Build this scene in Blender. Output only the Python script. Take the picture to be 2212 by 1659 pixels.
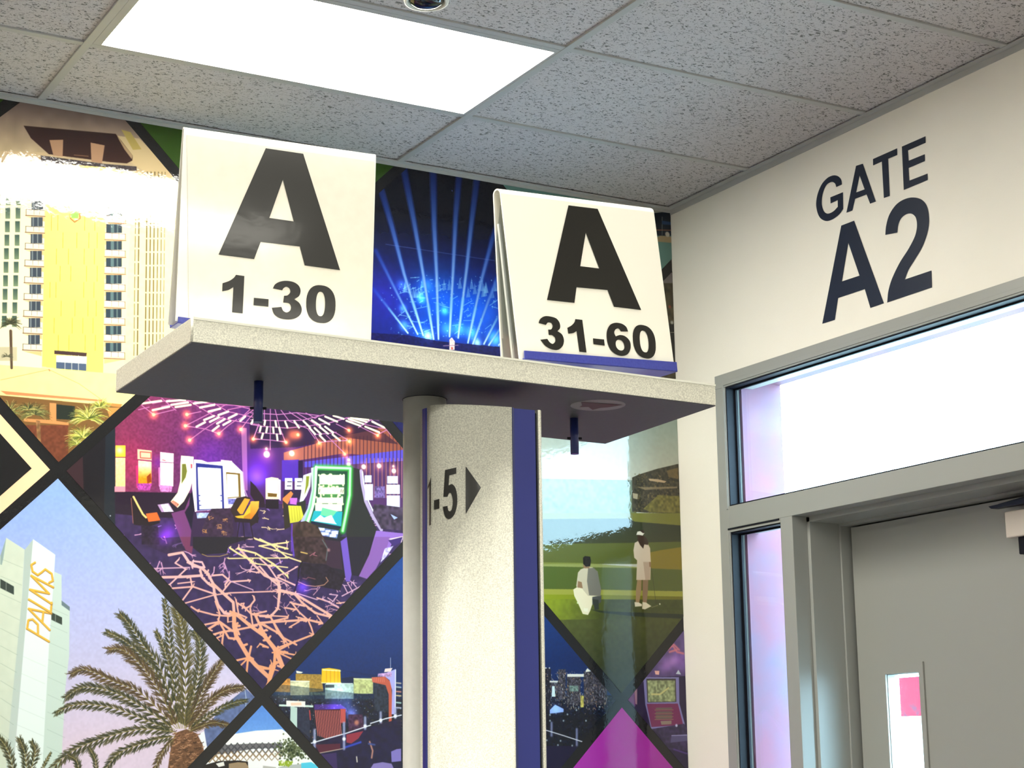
import bpy, bmesh, math, random
import numpy as np
from mathutils import Vector, Matrix
from mathutils.geometry import tessellate_polygon

for o in list(bpy.data.objects):
    bpy.data.objects.remove(o, do_unlink=True)
SC = bpy.context.scene
COL = SC.collection

# ------------------------------------------------------------------ camera, world, exposure
EYE = 1.40
FPX, CX, CY = 3821.57, 1106.0, 829.5
YAW, PITCH, ROLL = 0.52041, 0.21221, -0.01224
fw = np.array([math.sin(YAW)*math.cos(PITCH), math.cos(YAW)*math.cos(PITCH), math.sin(PITCH)])
r0 = np.array([math.cos(YAW), -math.sin(YAW), 0.0]); u0 = np.cross(r0, fw)
rt = math.cos(ROLL)*r0 + math.sin(ROLL)*u0
up = -math.sin(ROLL)*r0 + math.cos(ROLL)*u0
CAM = np.array([0.0, 0.0, EYE])
cam_d = bpy.data.cameras.new('camera')
cam_d.sensor_width = 36.0
cam_d.lens = FPX/2212*36.0
cam_d.clip_start = 0.05
cam = bpy.data.objects.new('camera', cam_d)
COL.objects.link(cam)
cam.matrix_world = Matrix(((rt[0], up[0], -fw[0], 0), (rt[1], up[1], -fw[1], 0), (rt[2], up[2], -fw[2], EYE), (0, 0, 0, 1)))
SC.camera = cam

world = bpy.data.worlds.new('world'); SC.world = world
world.use_nodes = True
bg = world.node_tree.nodes['Background']
bg.inputs[0].default_value = (0.52, 0.83, 1.0, 1)
bg.inputs[1].default_value = 30.0
SC.view_settings.view_transform = 'Standard'
SC.view_settings.look = 'None'
SC.view_settings.gamma = 1.0
SC.view_settings.use_curve_mapping = False
SC.view_settings.exposure = 0.0
LAMP = 34.0           # radiance of the ceiling light diffusers
PRINT_K = 0.70       # how light the wall print is (ink on white vinyl)

# ------------------------------------------------------------------ pixel rays onto real planes
def ray(q):
    return fw + (q[0]-CX)/FPX*rt - (q[1]-CY)/FPX*up
def onx(q, X):
    d = ray(q); return CAM + d*(X/d[0])
def ony(q, Y):
    d = ray(q); return CAM + d*(Y/d[1])
def onz(q, Z):
    d = ray(q); return CAM + d*((Z-EYE)/d[2])
def onplane(q, o, n):
    d = ray(q); return CAM + d*(np.dot(np.array(o)-CAM, n)/np.dot(d, n))
def crop(ox, oy, s, pts):
    return [(ox+p[0]/s, oy+p[1]/s) + tuple(p[2:]) for p in pts]

YM = 5.1547          # back wall (mural)
XD = 3.6389          # door wall
H = EYE+2.0046       # ceiling
XR = 1.2963          # a main runner of the ceiling grid
YT = 4.6559          # a cross tee

# ------------------------------------------------------------------ materials
def lin(c):
    return tuple((x/255/12.92 if x/255 <= 0.04045 else ((x/255+0.055)/1.055)**2.4) for x in c)
def mat(name, color, rough=0.5, metal=0.0, spec=0.5, noise=None, bump=None, coat=0.0, emit=None):
    m = bpy.data.materials.new(name); m.use_nodes = True
    nt = m.node_tree; b = nt.nodes['Principled BSDF']
    b.inputs['Base Color'].default_value = tuple(color)+(1,)
    b.inputs['Roughness'].default_value = rough
    b.inputs['Metallic'].default_value = metal
    b.inputs['Specular IOR Level'].default_value = spec
    b.inputs['Coat Weight'].default_value = coat
    b.inputs['Coat Roughness'].default_value = 0.08
    tc = nt.nodes.new('ShaderNodeTexCoord')
    if noise:                       # (scale, color2, lo, hi)
        sc, c2, lo, hi = noise[:4]
        n = nt.nodes.new('ShaderNodeTexNoise'); n.inputs['Scale'].default_value = sc
        n.inputs['Detail'].default_value = 4
        r = nt.nodes.new('ShaderNodeValToRGB')
        r.color_ramp.elements[0].position = lo; r.color_ramp.elements[1].position = hi
        r.color_ramp.elements[0].color = tuple(c2)+(1,); r.color_ramp.elements[1].color = tuple(color)+(1,)
        nt.links.new(tc.outputs['Object'], n.inputs['Vector'])
        nt.links.new(n.outputs['Fac'], r.inputs[0]); nt.links.new(r.outputs[0], b.inputs['Base Color'])
    if bump:                        # (scale, strength, distance)
        n2 = nt.nodes.new('ShaderNodeTexNoise'); n2.inputs['Scale'].default_value = bump[0]
        n2.inputs['Detail'].default_value = 3
        bp = nt.nodes.new('ShaderNodeBump'); bp.inputs['Strength'].default_value = bump[1]
        bp.inputs['Distance'].default_value = bump[2]
        nt.links.new(tc.outputs['Object'], n2.inputs['Vector'])
        nt.links.new(n2.outputs['Fac'], bp.inputs['Height']); nt.links.new(bp.outputs[0], b.inputs['Normal'])
        if coat: nt.links.new(bp.outputs[0], b.inputs['Coat Normal'])
    if emit:
        b.inputs['Emission Color'].default_value = tuple(emit[0])+(1,)
        b.inputs['Emission Strength'].default_value = emit[1]
    return m

M = {}
M['wall'] = mat('wall_paint', (0.80, 0.775, 0.70), 0.55, noise=(3.0, (0.77, 0.745, 0.67), .3, .7), bump=(240, .12, .002))
M['floor'] = mat('floor_carpet', (0.30, 0.30, 0.30), 0.9, noise=(60, (0.22, 0.22, 0.23), .35, .65))
M['grid'] = mat('grid_metal', (0.40, 0.405, 0.40), 0.45)
M['frame'] = mat('frame_paint', (0.285, 0.295, 0.28), 0.36, bump=(160, .05, .001))
M['door'] = mat('door_paint', (0.275, 0.28, 0.262), 0.34, bump=(120, .06, .001))
M['gasket'] = mat('black_rubber', (0.006, 0.007, 0.012), 0.6, spec=.15)
M['silver'] = mat('silver_hammered_paint', (0.80, 0.80, 0.70), 0.40, metal=0.15, noise=(560, (0.54, 0.54, 0.47), .36, .64), bump=(430, .10, .0004))
M['under'] = mat('underside_painted_shade', (0.050, 0.054, 0.062), 0.5, spec=.3, noise=(200, (0.042, 0.045, 0.052), .3, .7))  # shade below the silver tray, put into the base colour
M['steel'] = mat('brushed_steel_pole', (0.72, 0.73, 0.70), 0.42, metal=0.0, noise=(90, (0.68, 0.69, 0.66), .3, .7))
M['blue'] = mat('blue_enamel', lin((58, 68, 158)), 0.36, noise=(300, lin((50, 58, 146)), .3, .7))
M['strip'] = mat('blue_strip_enamel', lin((40, 50, 126)), 0.36, spec=.35)
M['navy'] = mat('dark_blue_enamel', lin((28, 40, 100)), 0.32)
M['black'] = mat('black_vinyl', (0.011, 0.011, 0.010), 0.4, spec=.3, coat=.25, bump=(60, .05, .001))
M['navyvinyl'] = mat('navy_vinyl', (0.010, 0.016, 0.035), 0.45, spec=.3, bump=(70, .15, .001))
M['sheet'] = mat('white_sign_sheet', (0.90, 0.885, 0.80), 0.5, coat=0.9, bump=(5, .03, .01))
M['paper'] = mat('white_paper_insert', (0.86, 0.825, 0.72), 0.6, coat=0.9, noise=(60, (0.82, 0.785, 0.68), .3, .7), bump=(5, .03, .01))
M['reveal'] = mat('pale_lilac_reveal_paint', lin((118, 76, 92)), 0.7, spec=.2, noise=(5, lin((100, 84, 104)), .35, .65))
M['ring'] = mat('white_plastic', (0.75, 0.76, 0.68), 0.35)
M['dome'] = mat('smoked_dome', (0.012, 0.013, 0.010), 0.06)
M['closer'] = mat('closer_aluminium', (0.52, 0.47, 0.42), 0.42)
M['ground'] = mat('concrete_ground', (0.45, 0.44, 0.42), 0.9, noise=(4, (0.4, 0.39, 0.38), .3, .7))
M['pink'] = mat('pink_sign_print', (0.12, 0.003, 0.014), 0.6, spec=.1, noise=(25, (0.06, 0.012, 0.025), .32, .4))
M['darkred'] = mat('dark_red_print', (0.05, 0.008, 0.015), 0.6)
M['decal'] = mat('clear_sticker', (0.15, 0.14, 0.15), 0.5)

# acoustic tile: pale mineral board with short dark fissures
m = mat('mineral_fibre_tile', (0.60, 0.575, 0.59), 0.9); nt = m.node_tree; b = nt.nodes['Principled BSDF']
tc = nt.nodes.new('ShaderNodeTexCoord')
mp = nt.nodes.new('ShaderNodeMapping'); mp.inputs['Scale'].default_value = (1, 1.5, 1)
mp.inputs['Rotation'].default_value = (0, 0, 0.5)
n1 = nt.nodes.new('ShaderNodeTexNoise'); n1.inputs['Scale'].default_value = 82; n1.inputs['Detail'].default_value = 2.5; n1.inputs['Distortion'].default_value = 1.2
r1 = nt.nodes.new('ShaderNodeValToRGB'); r1.color_ramp.elements[0].position = .36; r1.color_ramp.elements[1].position = .44
r1.color_ramp.elements[0].color = (0.16, 0.16, 0.155, 1); r1.color_ramp.elements[1].color = (0.60, 0.575, 0.59, 1)
n2 = nt.nodes.new('ShaderNodeTexNoise'); n2.inputs['Scale'].default_value = 420; n2.inputs['Detail'].default_value = 2
r2 = nt.nodes.new('ShaderNodeValToRGB'); r2.color_ramp.elements[0].position = .3; r2.color_ramp.elements[1].position = .7
r2.color_ramp.elements[0].color = (0.72, 0.72, 0.72, 1); r2.color_ramp.elements[1].color = (1, 1, 1, 1)
mx = nt.nodes.new('ShaderNodeMix'); mx.data_type = 'RGBA'; mx.blend_type = 'MULTIPLY'; mx.inputs[0].default_value = 1
bp = nt.nodes.new('ShaderNodeBump'); bp.inputs['Strength'].default_value = .5; bp.inputs['Distance'].default_value = .003
L = nt.links.new
L(tc.outputs['Object'], mp.inputs[0]); L(mp.outputs[0], n1.inputs['Vector']); L(tc.outputs['Object'], n2.inputs['Vector'])
L(n1.outputs['Fac'], r1.inputs[0]); L(n2.outputs['Fac'], r2.inputs[0]); L(r1.outputs[0], mx.inputs[6]); L(r2.outputs[0], mx.inputs[7])
L(mx.outputs[2], b.inputs['Base Color']); L(r1.outputs[0], bp.inputs['Height']); L(bp.outputs[0], b.inputs['Normal'])
M['tile'] = m

def emissive(name, col, s):
    m = bpy.data.materials.new(name); m.use_nodes = True; nt = m.node_tree
    nt.nodes.clear(); e = nt.nodes.new('ShaderNodeEmission'); o = nt.nodes.new('ShaderNodeOutputMaterial')
    e.inputs[0].default_value = tuple(col)+(1,); e.inputs[1].default_value = s; nt.links.new(e.outputs[0], o.inputs[0])
    return m
M['lamp'] = emissive('lit_diffuser', (1.0, 0.962, 0.84), LAMP)

def glassy(name, tint, gloss):
    m = bpy.data.materials.new(name); m.use_nodes = True; nt = m.node_tree; nt.nodes.clear()
    t = nt.nodes.new('ShaderNodeBsdfTransparent'); t.inputs[0].default_value = tuple(tint)+(1,)
    g = nt.nodes.new('ShaderNodeBsdfGlossy'); g.inputs['Roughness'].default_value = 0.03
    lw = nt.nodes.new('ShaderNodeLayerWeight'); lw.inputs[0].default_value = .5
    pw = nt.nodes.new('ShaderNodeMath'); pw.operation = 'POWER'; pw.inputs[1].default_value = 4
    f = nt.nodes.new('ShaderNodeMath'); f.operation = 'MULTIPLY_ADD'; f.inputs[1].default_value = .8; f.inputs[2].default_value = .04*gloss
    nt.links.new(lw.outputs['Facing'], pw.inputs[0]); nt.links.new(pw.outputs[0], f.inputs[0])
    x = nt.nodes.new('ShaderNodeMixShader'); o = nt.nodes.new('ShaderNodeOutputMaterial')
    nt.links.new(f.outputs[0], x.inputs[0]); nt.links.new(t.outputs[0], x.inputs[1]); nt.links.new(g.outputs[0], x.inputs[2]); nt.links.new(x.outputs[0], o.inputs[0])
    return m
M['glass'] = glassy('window_glass', (0.95, 0.97, 0.98), 1.0)
M['acrylic'] = glassy('clear_acrylic', (0.80, 0.82, 0.84), 1.5)

# ------------------------------------------------------------------ mesh helpers (all vertices in world coordinates)
WPOS = {}
def link(name, me, parent=None, kind=None, label=None, cat=None, group=None):
    o = bpy.data.objects.new(name, me); COL.objects.link(o)
    if parent is not None:
        o.parent = parent
        p = WPOS.get(parent.name, Vector((0, 0, 0)))
        if isinstance(me, bpy.types.Mesh): o.location = -p
    if kind: o['kind'] = kind
    if label: o['label'] = label
    if cat: o['category'] = cat
    if group: o['group'] = group
    return o
def empty(name, loc, **k):
    o = link(name, None, None, **k); o.location = loc; o.empty_display_size = .05
    WPOS[o.name] = Vector(loc)
    return o
def mesh(name, V, F, m, parent=None, smooth=False, **k):
    me = bpy.data.meshes.new(name); me.from_pydata([tuple(map(float, v)) for v in V], [], F)
    me.materials.append(m)
    bm = bmesh.new(); bm.from_mesh(me); bmesh.ops.recalc_face_normals(bm, faces=bm.faces); bm.to_mesh(me); bm.free()
    if smooth: me.polygons.foreach_set('use_smooth', [True]*len(me.polygons))
    me.update()
    return link(name, me, parent, **k)
BF = [(0, 3, 2, 1), (4, 5, 6, 7), (0, 1, 5, 4), (1, 2, 6, 5), (2, 3, 7, 6), (3, 0, 4, 7)]
def hexa(name, bot, top, m, parent=None, bevel=0.0, **k):
    me = bpy.data.meshes.new(name); me.from_pydata([tuple(map(float, v)) for v in list(bot)+list(top)], [], BF); me.materials.append(m)
    bm = bmesh.new(); bm.from_mesh(me); bmesh.ops.recalc_face_normals(bm, faces=bm.faces)
    if bevel: bmesh.ops.bevel(bm, geom=list(bm.edges), offset=bevel, segments=2, affect='EDGES', profile=.5)
    bm.to_mesh(me); bm.free()
    return link(name, me, parent, **k)
def box(name, lo, hi, m, parent=None, bevel=0.0, **k):
    x0, y0, z0 = [min(a, b) for a, b in zip(lo, hi)]; x1, y1, z1 = [max(a, b) for a, b in zip(lo, hi)]
    return hexa(name, [(x0, y0, z0), (x1, y0, z0), (x1, y1, z0), (x0, y1, z0)], [(x0, y0, z1), (x1, y0, z1), (x1, y1, z1), (x0, y1, z1)], m, parent, bevel, **k)
def boxes(name, L_, m, parent=None, **k):
    V, F = [], []
    for lo, hi in L_:
        x0, y0, z0 = [min(a, b) for a, b in zip(lo, hi)]; x1, y1, z1 = [max(a, b) for a, b in zip(lo, hi)]
        b_ = len(V); V += [(x0, y0, z0), (x1, y0, z0), (x1, y1, z0), (x0, y1, z0), (x0, y0, z1), (x1, y0, z1), (x1, y1, z1), (x0, y1, z1)]
        F += [tuple(i+b_ for i in f) for f in BF]
    return mesh(name, V, F, m, parent, **k)
def cyl(name, a, b, r, m, parent=None, n=32, r2=None, **k):
    a = np.array(a, float); b = np.array(b, float); d = b-a; d /= np.linalg.norm(d)
    e = np.array([1, 0, 0]) if abs(d[0]) < .9 else np.array([0, 1, 0]); e1 = np.cross(d, e); e1 /= np.linalg.norm(e1); e2 = np.cross(d, e1)
    r2 = r if r2 is None else r2
    V = [a+r*(math.cos(t)*e1+math.sin(t)*e2) for t in [2*math.pi*i/n for i in range(n)]] + [b+r2*(math.cos(t)*e1+math.sin(t)*e2) for t in [2*math.pi*i/n for i in range(n)]]
    F = [(i, (i+1) % n, n+(i+1) % n, n+i) for i in range(n)] + [tuple(range(n))[::-1], tuple(range(n, 2*n))]
    o = mesh(name, V, F, m, parent, **k)
    o.data.polygons.foreach_set('use_smooth', [True]*n+[False]*2)
    return o
def prism(name, sec, z0, z1, m, parent=None, smooth=False, cap=True, **k):
    n = len(sec); V = [(x, y, z0) for x, y in sec]+[(x, y, z1) for x, y in sec]
    F = [(i, (i+1) % n, n+(i+1) % n, n+i) for i in range(n)]
    if cap: F += [tuple(range(n))[::-1], tuple(range(n, 2*n))]
    o = mesh(name, V, F, m, parent, **k)
    if smooth: o.data.polygons.foreach_set('use_smooth', [True]*n+[False]*(2 if cap else 0))
    return o
def slab(name, quad, off, m, parent=None, bevel=0.0, **k):
    q = [np.array(p, float) for p in quad]; off = np.array(off, float)
    return hexa(name, q, [p+off for p in q], m, parent, bevel, **k)
def ringbox(x0, x1, o, i):
    """boxes that make a rectangular ring in the y-z plane: o, i = (ya, yb, za, zb)"""
    return [((x0, o[0], o[2]), (x1, o[1], i[2])), ((x0, o[0], i[3]), (x1, o[1], o[3])), ((x0, o[0], i[2]), (x1, i[0], i[3])), ((x0, i[1], i[2]), (x1, o[1], i[3]))]

def smooth_loop(P, k=6):
    n = len(P); out = []
    for i in range(n):
        p0, p1, p2, p3 = P[i-1], P[i], P[(i+1) % n], P[(i+2) % n]
        a = np.array(p1[:2], float); b = np.array(p2[:2], float)
        s1, s2 = len(p1) > 2, len(p2) > 2
        if s1 and s2:
            out.append(tuple(a)); continue
        t1 = (b-a) if s1 else (b-np.array(p0[:2]))*.5
        t2 = (b-a) if s2 else (np.array(p3[:2])-a)*.5
        l = np.linalg.norm(b-a)
        for t_ in (t1, t2):
            g = np.linalg.norm(t_)
            if g > l: t_ *= l/g
        for j in range(k):
            t = j/k; h1 = 2*t**3-3*t**2+1; h2 = -2*t**3+3*t**2; h3 = t**3-2*t**2+t; h4 = t**3-t**2
            out.append(tuple(h1*a+h2*b+h3*t1+h4*t2))
    return out
def superell(cx_, cy_, ex, ey, n=2.4, k=40):
    out = []
    for i in range(k):
        t = 2*math.pi*i/k; c, s = math.cos(t), math.sin(t)
        a = math.copysign(abs(c)**(2/n), c); b_ = math.copysign(abs(s)**(2/n), s)
        out.append((cx_+a*ex[0]+b_*ey[0], cy_+a*ex[1]+b_*ey[1]))
    return out
def decal(name, loops, surf, m, parent, off, sub=0, **k):
    """flat lettering: fills px outlines (with holes) and lays them on a real surface"""
    L3 = [[Vector((p[0], p[1], 0)) for p in lp] for lp in loops]
    T = tessellate_polygon(L3); V = [p for lp in L3 for p in lp]
    bm = bmesh.new(); vs = [bm.verts.new(v) for v in V]
    for t in T:
        try: bm.faces.new([vs[i] for i in t])
        except ValueError: pass
    if sub: bmesh.ops.subdivide_edges(bm, edges=list(bm.edges), cuts=sub, use_grid_fill=True)
    bm.verts.index_update()
    P = [np.array(surf((v.co.x, v.co.y)))+np.array(off) for v in bm.verts]
    F = [[v.index for v in f.verts] for f in bm.faces]; bm.free()
    return mesh(name, P, F, m, parent, **k)

# ================================================================== SETTING
XL, YB = -3.6, -12.0
WT = 0.22
FY0, FY1 = 3.30, 4.902          # door frame span along the wall
FZ = EYE+1.322
box('floor', (XL, YB, -.1), (XD+WT, YM, 0), M['floor'], kind='structure')
box('wall_back', (XL-.1, YM, 0), (XD+WT+.2, YM+.15, H+.3), M['wall'], kind='structure')
box('wall_left', (XL-.15, YB, 0), (XL, YM, H+.3), M['wall'], kind='structure')
box('wall_front', (XL, YB-.15, 0), (XD+WT, YB, H+.3), M['wall'], kind='structure')
OY1 = 4.872
boxes('wall_right', [((XD, YB, 0), (XD+WT, FY0+.03, H+.3)), ((XD, OY1, 0), (XD+WT, YM, H+.3)), ((XD, FY0+.03, FZ-.02), (XD+WT, OY1, H+.3))], M['wall'], kind='structure')
box('exterior_ground', (XD+WT, -24, -.3), (34, 26, -.12), M['ground'], kind='structure')
# plastered lining of the opening, seen through the glass
rv = empty('trim_1', (XD+.1, OY1, 0), kind='structure')
box('reveal_lining', (XD+.05, 4.832, EYE-.05+-1.3), (XD+WT+.002, OY1, FZ-.02), M['reveal'], rv)
box('head_lining', (XD+.05, FY0+.06, EYE+1.300), (XD+WT+.002, 4.832, FZ-.02), M['reveal'], rv)

# ceiling
ceil = box('ceiling', (XL, YB, H+.12), (XD+WT, YM, H+.3), M['wall'], kind='structure')
G = 0.012; TH = 0.007
xs = [XR+1.2192*k for k in range(-4, 3)]; ys = [YT-.6096*k for k in range(0, 28)]
lights = {(0, 0): True}
far = [(-1, 4), (-1, 8), (0, 11), (-3, 4), (-3, 0), (1, 20), (-2, 16), (-2, 22), (0, 15), (0, 20)]
cells = {}
for i in range(-5, 2):
    for j in range(-1, 28):
        xa, xb = XR+1.2192*i, XR+1.2192*(i+1); ya, yb = YT-.6096*(j+1), YT-.6096*j
        xa, xb, ya, yb = max(xa, XL), min(xb, XD), max(ya, YB), min(yb, YM)
        if xb-xa < .05 or yb-ya < .05: continue
        if (i, j) == (0, 0) or (i, j) in far: cells[(i, j)] = (xa, xb, ya, yb); continue
        rr = random.Random(i*31+j)
        box('ceiling_tile', (xa+.004, ya+.004, H+TH+rr.uniform(0, .001)), (xb-.004, yb-.004, H+TH+.016), M['tile'], ceil, bevel=.002)
for i in range(-4, 2):
    x = XR+1.2192*i
    box('grid_bar', (x-G, YB, H), (x+G, YM, H+TH), M['grid'], ceil, bevel=.001)
for j in range(0, 28):
    y = YT-.6096*j
    if y < YB: continue
    for i in range(-5, 2):
        xa, xb = max(XR+1.2192*i, XL)+G, min(XR+1.2192*(i+1), XD)-(G if i < 1 else 0)
        if xb-xa > .05: box('grid_bar', (xa, y-G, H+.0008), (xb, y+G, H+TH), M['grid'], ceil, bevel=.001)
box('wall_angle', (XL, YM-.024, H-.001), (XD, YM-.0005, H+.003), M['grid'], ceil)
box('wall_angle', (XL, YM-.006, H-.012), (XD, YM-.0005, H), M['grid'], ceil)
box('wall_angle', (XD-.024, YB, H-.001), (XD-.0005, YM-.024, H+.003), M['grid'], ceil)
box('wall_angle', (XD-.003, YB, H-.020), (XD-.0005, YM-.004, H), M['grid'], ceil)

def troffer(c, **k):
    xa, xb, ya, yb = c
    t = empty('ceiling_light', ((xa+xb)/2, (ya+yb)/2, H), **k)
    a = (xa+G+.001, xb-G-.001, ya+G+.001, yb-G-.001)
    w = .024
    ins = (a[0]+w, a[1]-w*.35, a[2]+w, a[3]-w*.2)
    V, F = [], []
    for lo, hi in [((a[0], a[2], H+.001), (ins[0], a[3], H+.022)), ((ins[1], a[2], H+.001), (a[1], a[3], H+.022)), ((ins[0], a[2], H+.001), (ins[1], ins[2], H+.022)), ((ins[0], ins[3], H+.001), (ins[1], a[3], H+.022))]:
        b_ = len(V); x0, y0, z0 = lo; x1, y1, z1 = hi
        V += [(x0, y0, z0), (x1, y0, z0), (x1, y1, z0), (x0, y1, z0), (x0, y0, z1), (x1, y0, z1), (x1, y1, z1), (x0, y1, z1)]
        F += [tuple(i+b_ for i in f) for f in BF]
    mesh('frame', V, F, M['grid'], t)
    box('housing', (a[0], a[2], H+.03), (a[1], a[3], H+.10), M['grid'], t)
    box('diffuser', (ins[0]-.002, ins[2]-.002, H+.010), (ins[1]+.002, ins[3]+.002, H+.016), M['lamp'], t)
    return t
troffer(cells[(0, 0)], label='lit white rectangular ceiling light panel above the A 1-30 sign', cat='light')
for c in far:
    if c in cells: troffer(cells[c], label='lit rectangular ceiling light panel further back in the room', cat='light', group='ceiling lights further back in the room')

# dome camera
dc = (2.002, 3.928)
t = empty('dome_camera', (dc[0], dc[1], H), label='small dark security camera dome in a white ring on a ceiling tile', cat='camera')
def lathe(name, prof, c, m, parent, n=40):
    V, F = [], []
    for r, z in prof:
        for i in range(n): V.append((c[0]+r*math.cos(2*math.pi*i/n), c[1]+r*math.sin(2*math.pi*i/n), z))
    for j in range(len(prof)-1):
        for i in range(n): F.append((j*n+i, j*n+(i+1) % n, (j+1)*n+(i+1) % n, (j+1)*n+i))
    return mesh(name, V, F, m, parent, smooth=True)
lathe('ring', [(.060, H+.008), (.061, H-.004), (.059, H-.011), (.053, H-.013), (.049, H-.010), (.0475, H+.006)], dc, M['ring'], t)
lathe('dome', [(.0475, H+.004), (.047, H-.006), (.042, H-.013), (.030, H-.019), (.014, H-.023), (.0005, H-.0235)], dc, M['dome'], t)

# ------------------------------------------------------------------ door wall: frame, transom, sidelight, door
XF = XD-.012                 # face of the frame
ZT0, ZT1 = EYE+.857, EYE+1.274   # transom glass opening
YG = 4.846                   # left edge of glass openings
ZD = EYE+.782                # door opening head
MY0, MY1 = 4.5095, 4.571     # mullion
fr = empty('door_frame', (XF, 4.1, 0), kind='structure')
XB = XD+WT-.02
YR = 3.41
box('stile', (XF, YG, 0), (XD+.10, FY1, ZT1), M['frame'], fr, bevel=.0015)
box('stile', (XF, FY0, 0), (XD+.10, YR-.05, ZT1), M['frame'], fr, bevel=.0015)
box('head_rail', (XF, FY0, ZT1), (XD+.10, FY1, FZ), M['frame'], fr, bevel=.0015)
box('transom_bar', (XF, YR-.05, ZD), (XD+.10, YG, ZT0), M['frame'], fr, bevel=.0015)
box('mullion', (XF, MY0, 0), (XD+.0487, MY1, ZD), M['frame'], fr, bevel=.0015)
box('jamb', (XD+.0487, 4.4956, 0), (XD+.1705, MY1, ZD-.001), M['frame'], fr, bevel=.001)
box('jamb', (XD+.1705, 4.4887, 0), (XD+.262, MY1, ZD-.001), M['frame'], fr, bevel=.001)
box('door_head', (XD+.0487, YR, ZD-.018), (XD+.1705, MY1, ZD+.05), M['frame'], fr, bevel=.001)
box('door_head', (XD+.1705, YR, ZD-.026), (XD+.262, 4.492, ZD+.05), M['frame'], fr, bevel=.001)
box('jamb', (XF, YR-.05, 0), (XD+.262, YR-.004, ZD), M['frame'], fr, bevel=.001)
ZS = EYE+.768                # sidelight head
box('sidelight_head', (XF, MY1, ZS), (XD+.10, YG, ZD), M['frame'], fr)
# glazing stops: thin raised beads that leave a fine joint on the face
box('glazing_bead', (XF-.003, FY0+.02, ZT1+.006), (XF+.001, YG+.008, ZT1+.020), M['frame'], fr, bevel=.001)
box('glazing_bead', (XF-.003, YG+.004, ZT0-.01), (XF+.001, YG+.012, ZT1+.014), M['frame'], fr, bevel=.001)
box('glazing_bead', (XF-.003, MY1+.004, ZD-.006), (XF+.001, YG+.008, ZD-.001), M['gasket'], fr)
box('glazing_bead', (XF-.003, YG+.004, 0), (XF+.001, YG+.012, ZD-.010), M['frame'], fr, bevel=.001)

def glazed(name, y0, y1, z0, z1):
    w = empty(name, (XD+.02, (y0+y1)/2, z0), kind='structure')
    g = .0045
    boxes('gasket', ringbox(XF+.004, XD+.034, (y0, y1, z0, z1), (y0+g, y1-g, z0+g, z1-g)), M['gasket'], w)
    boxes('gasket_lip', ringbox(XD+.026, XD+.034, (y0, y1, z0, z1), (y0+.010, y1-.012, z0+.008, z1-.010)), M['gasket'], w)
    box('pane', (XD+.034, y0+.001, z0+.001), (XD+.040, y1-.001, z1-.001), M['glass'], w)
    return w
glazed('window_1', YR-.05, YG, ZT0, ZT1)
glazed('window_2', MY1, YG, .25, ZS)

# door leaf
XLF = XD+.2058
dr = empty('door_1', (XLF, 4.4766, 0), kind='structure')
ly0, ly1, lz1 = YR, 4.4766, EYE+.750
oy0, oy1, oz0, oz1 = 4.188, 4.343, EYE-.40, EYE+.268
boxes('leaf', ringbox(XLF, XLF+.045, (ly0, ly1, .01, lz1), (oy0, oy1, oz0, oz1)), M['door'], dr)
boxes('door_stop', [((XLF+.048, 4.44, 0), (XLF+.058, 4.56, ZD)), ((XLF+.048, ly0-.03, EYE+.70), (XLF+.058, 4.50, ZD+.06)), ((XLF+.048, ly0-.06, 0), (XLF+.058, ly0+.03, ZD))], M['gasket'], fr)
lf = [c for c in dr.children if c.name.startswith('leaf')][0]
WPOS[lf.name] = Vector((0, 0, 0))
boxes('vision_trim', ringbox(XLF-.0065, XLF+.0005, (oy0-.019, oy1+.016, oz0-.03, oz1+.030), (oy0+.001, oy1-.001, oz0+.001, oz1-.001)), M['door'], dr)
boxes('vision_liner', ringbox(XLF+.001, XLF+.044, (oy0, oy1, oz0, oz1), (oy0+.003, oy1-.003, oz0+.003, oz1-.003)), M['door'], dr)
box('pane', (XLF+.026, oy0+.003, oz0+.003), (XLF+.031, oy1-.003, oz1-.003), M['glass'], dr)
# closer on the leaf
XC = XLF-.055
cy1 = onx((2169, 1110), XC)[1]; cz1 = onx((2169, 1106), XC)[2]; cz0 = onx((2172, 1163), XC)[2]
cl = box('closer_body', (XC, cy1-.30, cz0), (XLF-.0005, cy1, cz1), M['closer'], dr, bevel=.004)
box('closer_bracket', (XC+.012, cy1-.24, cz0-.05), (XLF-.0005, cy1-.035, cz0+.004), M['gasket'], dr, bevel=.003)
a0 = onx((2140, 1096), XC-.02); a1 = onx((2230, 1078), XC-.02)
slab('closer_arm', [a0+np.array([0, .01, .004]), a1+np.array([0, 0, .008]), a1+np.array([0, 0, -.008]), a0+np.array([0, 0, -.004])], (.03, 0, 0), M['navyvinyl'], dr, bevel=.001)
slab('closer_arm', [a0+np.array([.03, .0, .012]), a1+np.array([.03, 0, .022]), a1+np.array([.03, 0, .012]), a0+np.array([.03, 0, .006])], (.012, 0, 0), M['navyvinyl'], dr, bevel=.001)
# pink sign standing outside the door
p0, p1 = onx((1941, 1464), 4.75), onx((1989, 1546), 4.75)
ps = empty('outdoor_sign', (4.75, p1[1], -.12), label='pink-red sign outdoors seen through the narrow window of the grey door', cat='sign')
box('sign_panel', (4.75, p0[1], p0[2]), (4.77, p0[1]-.125, p1[2]), M['pink'], ps, bevel=.002)
cyl('post', (4.79, (p0[1]+p1[1])/2-.02, -.12), (4.79, (p0[1]+p1[1])/2-.02, p0[2]), .018, M['ring'], ps)

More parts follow.
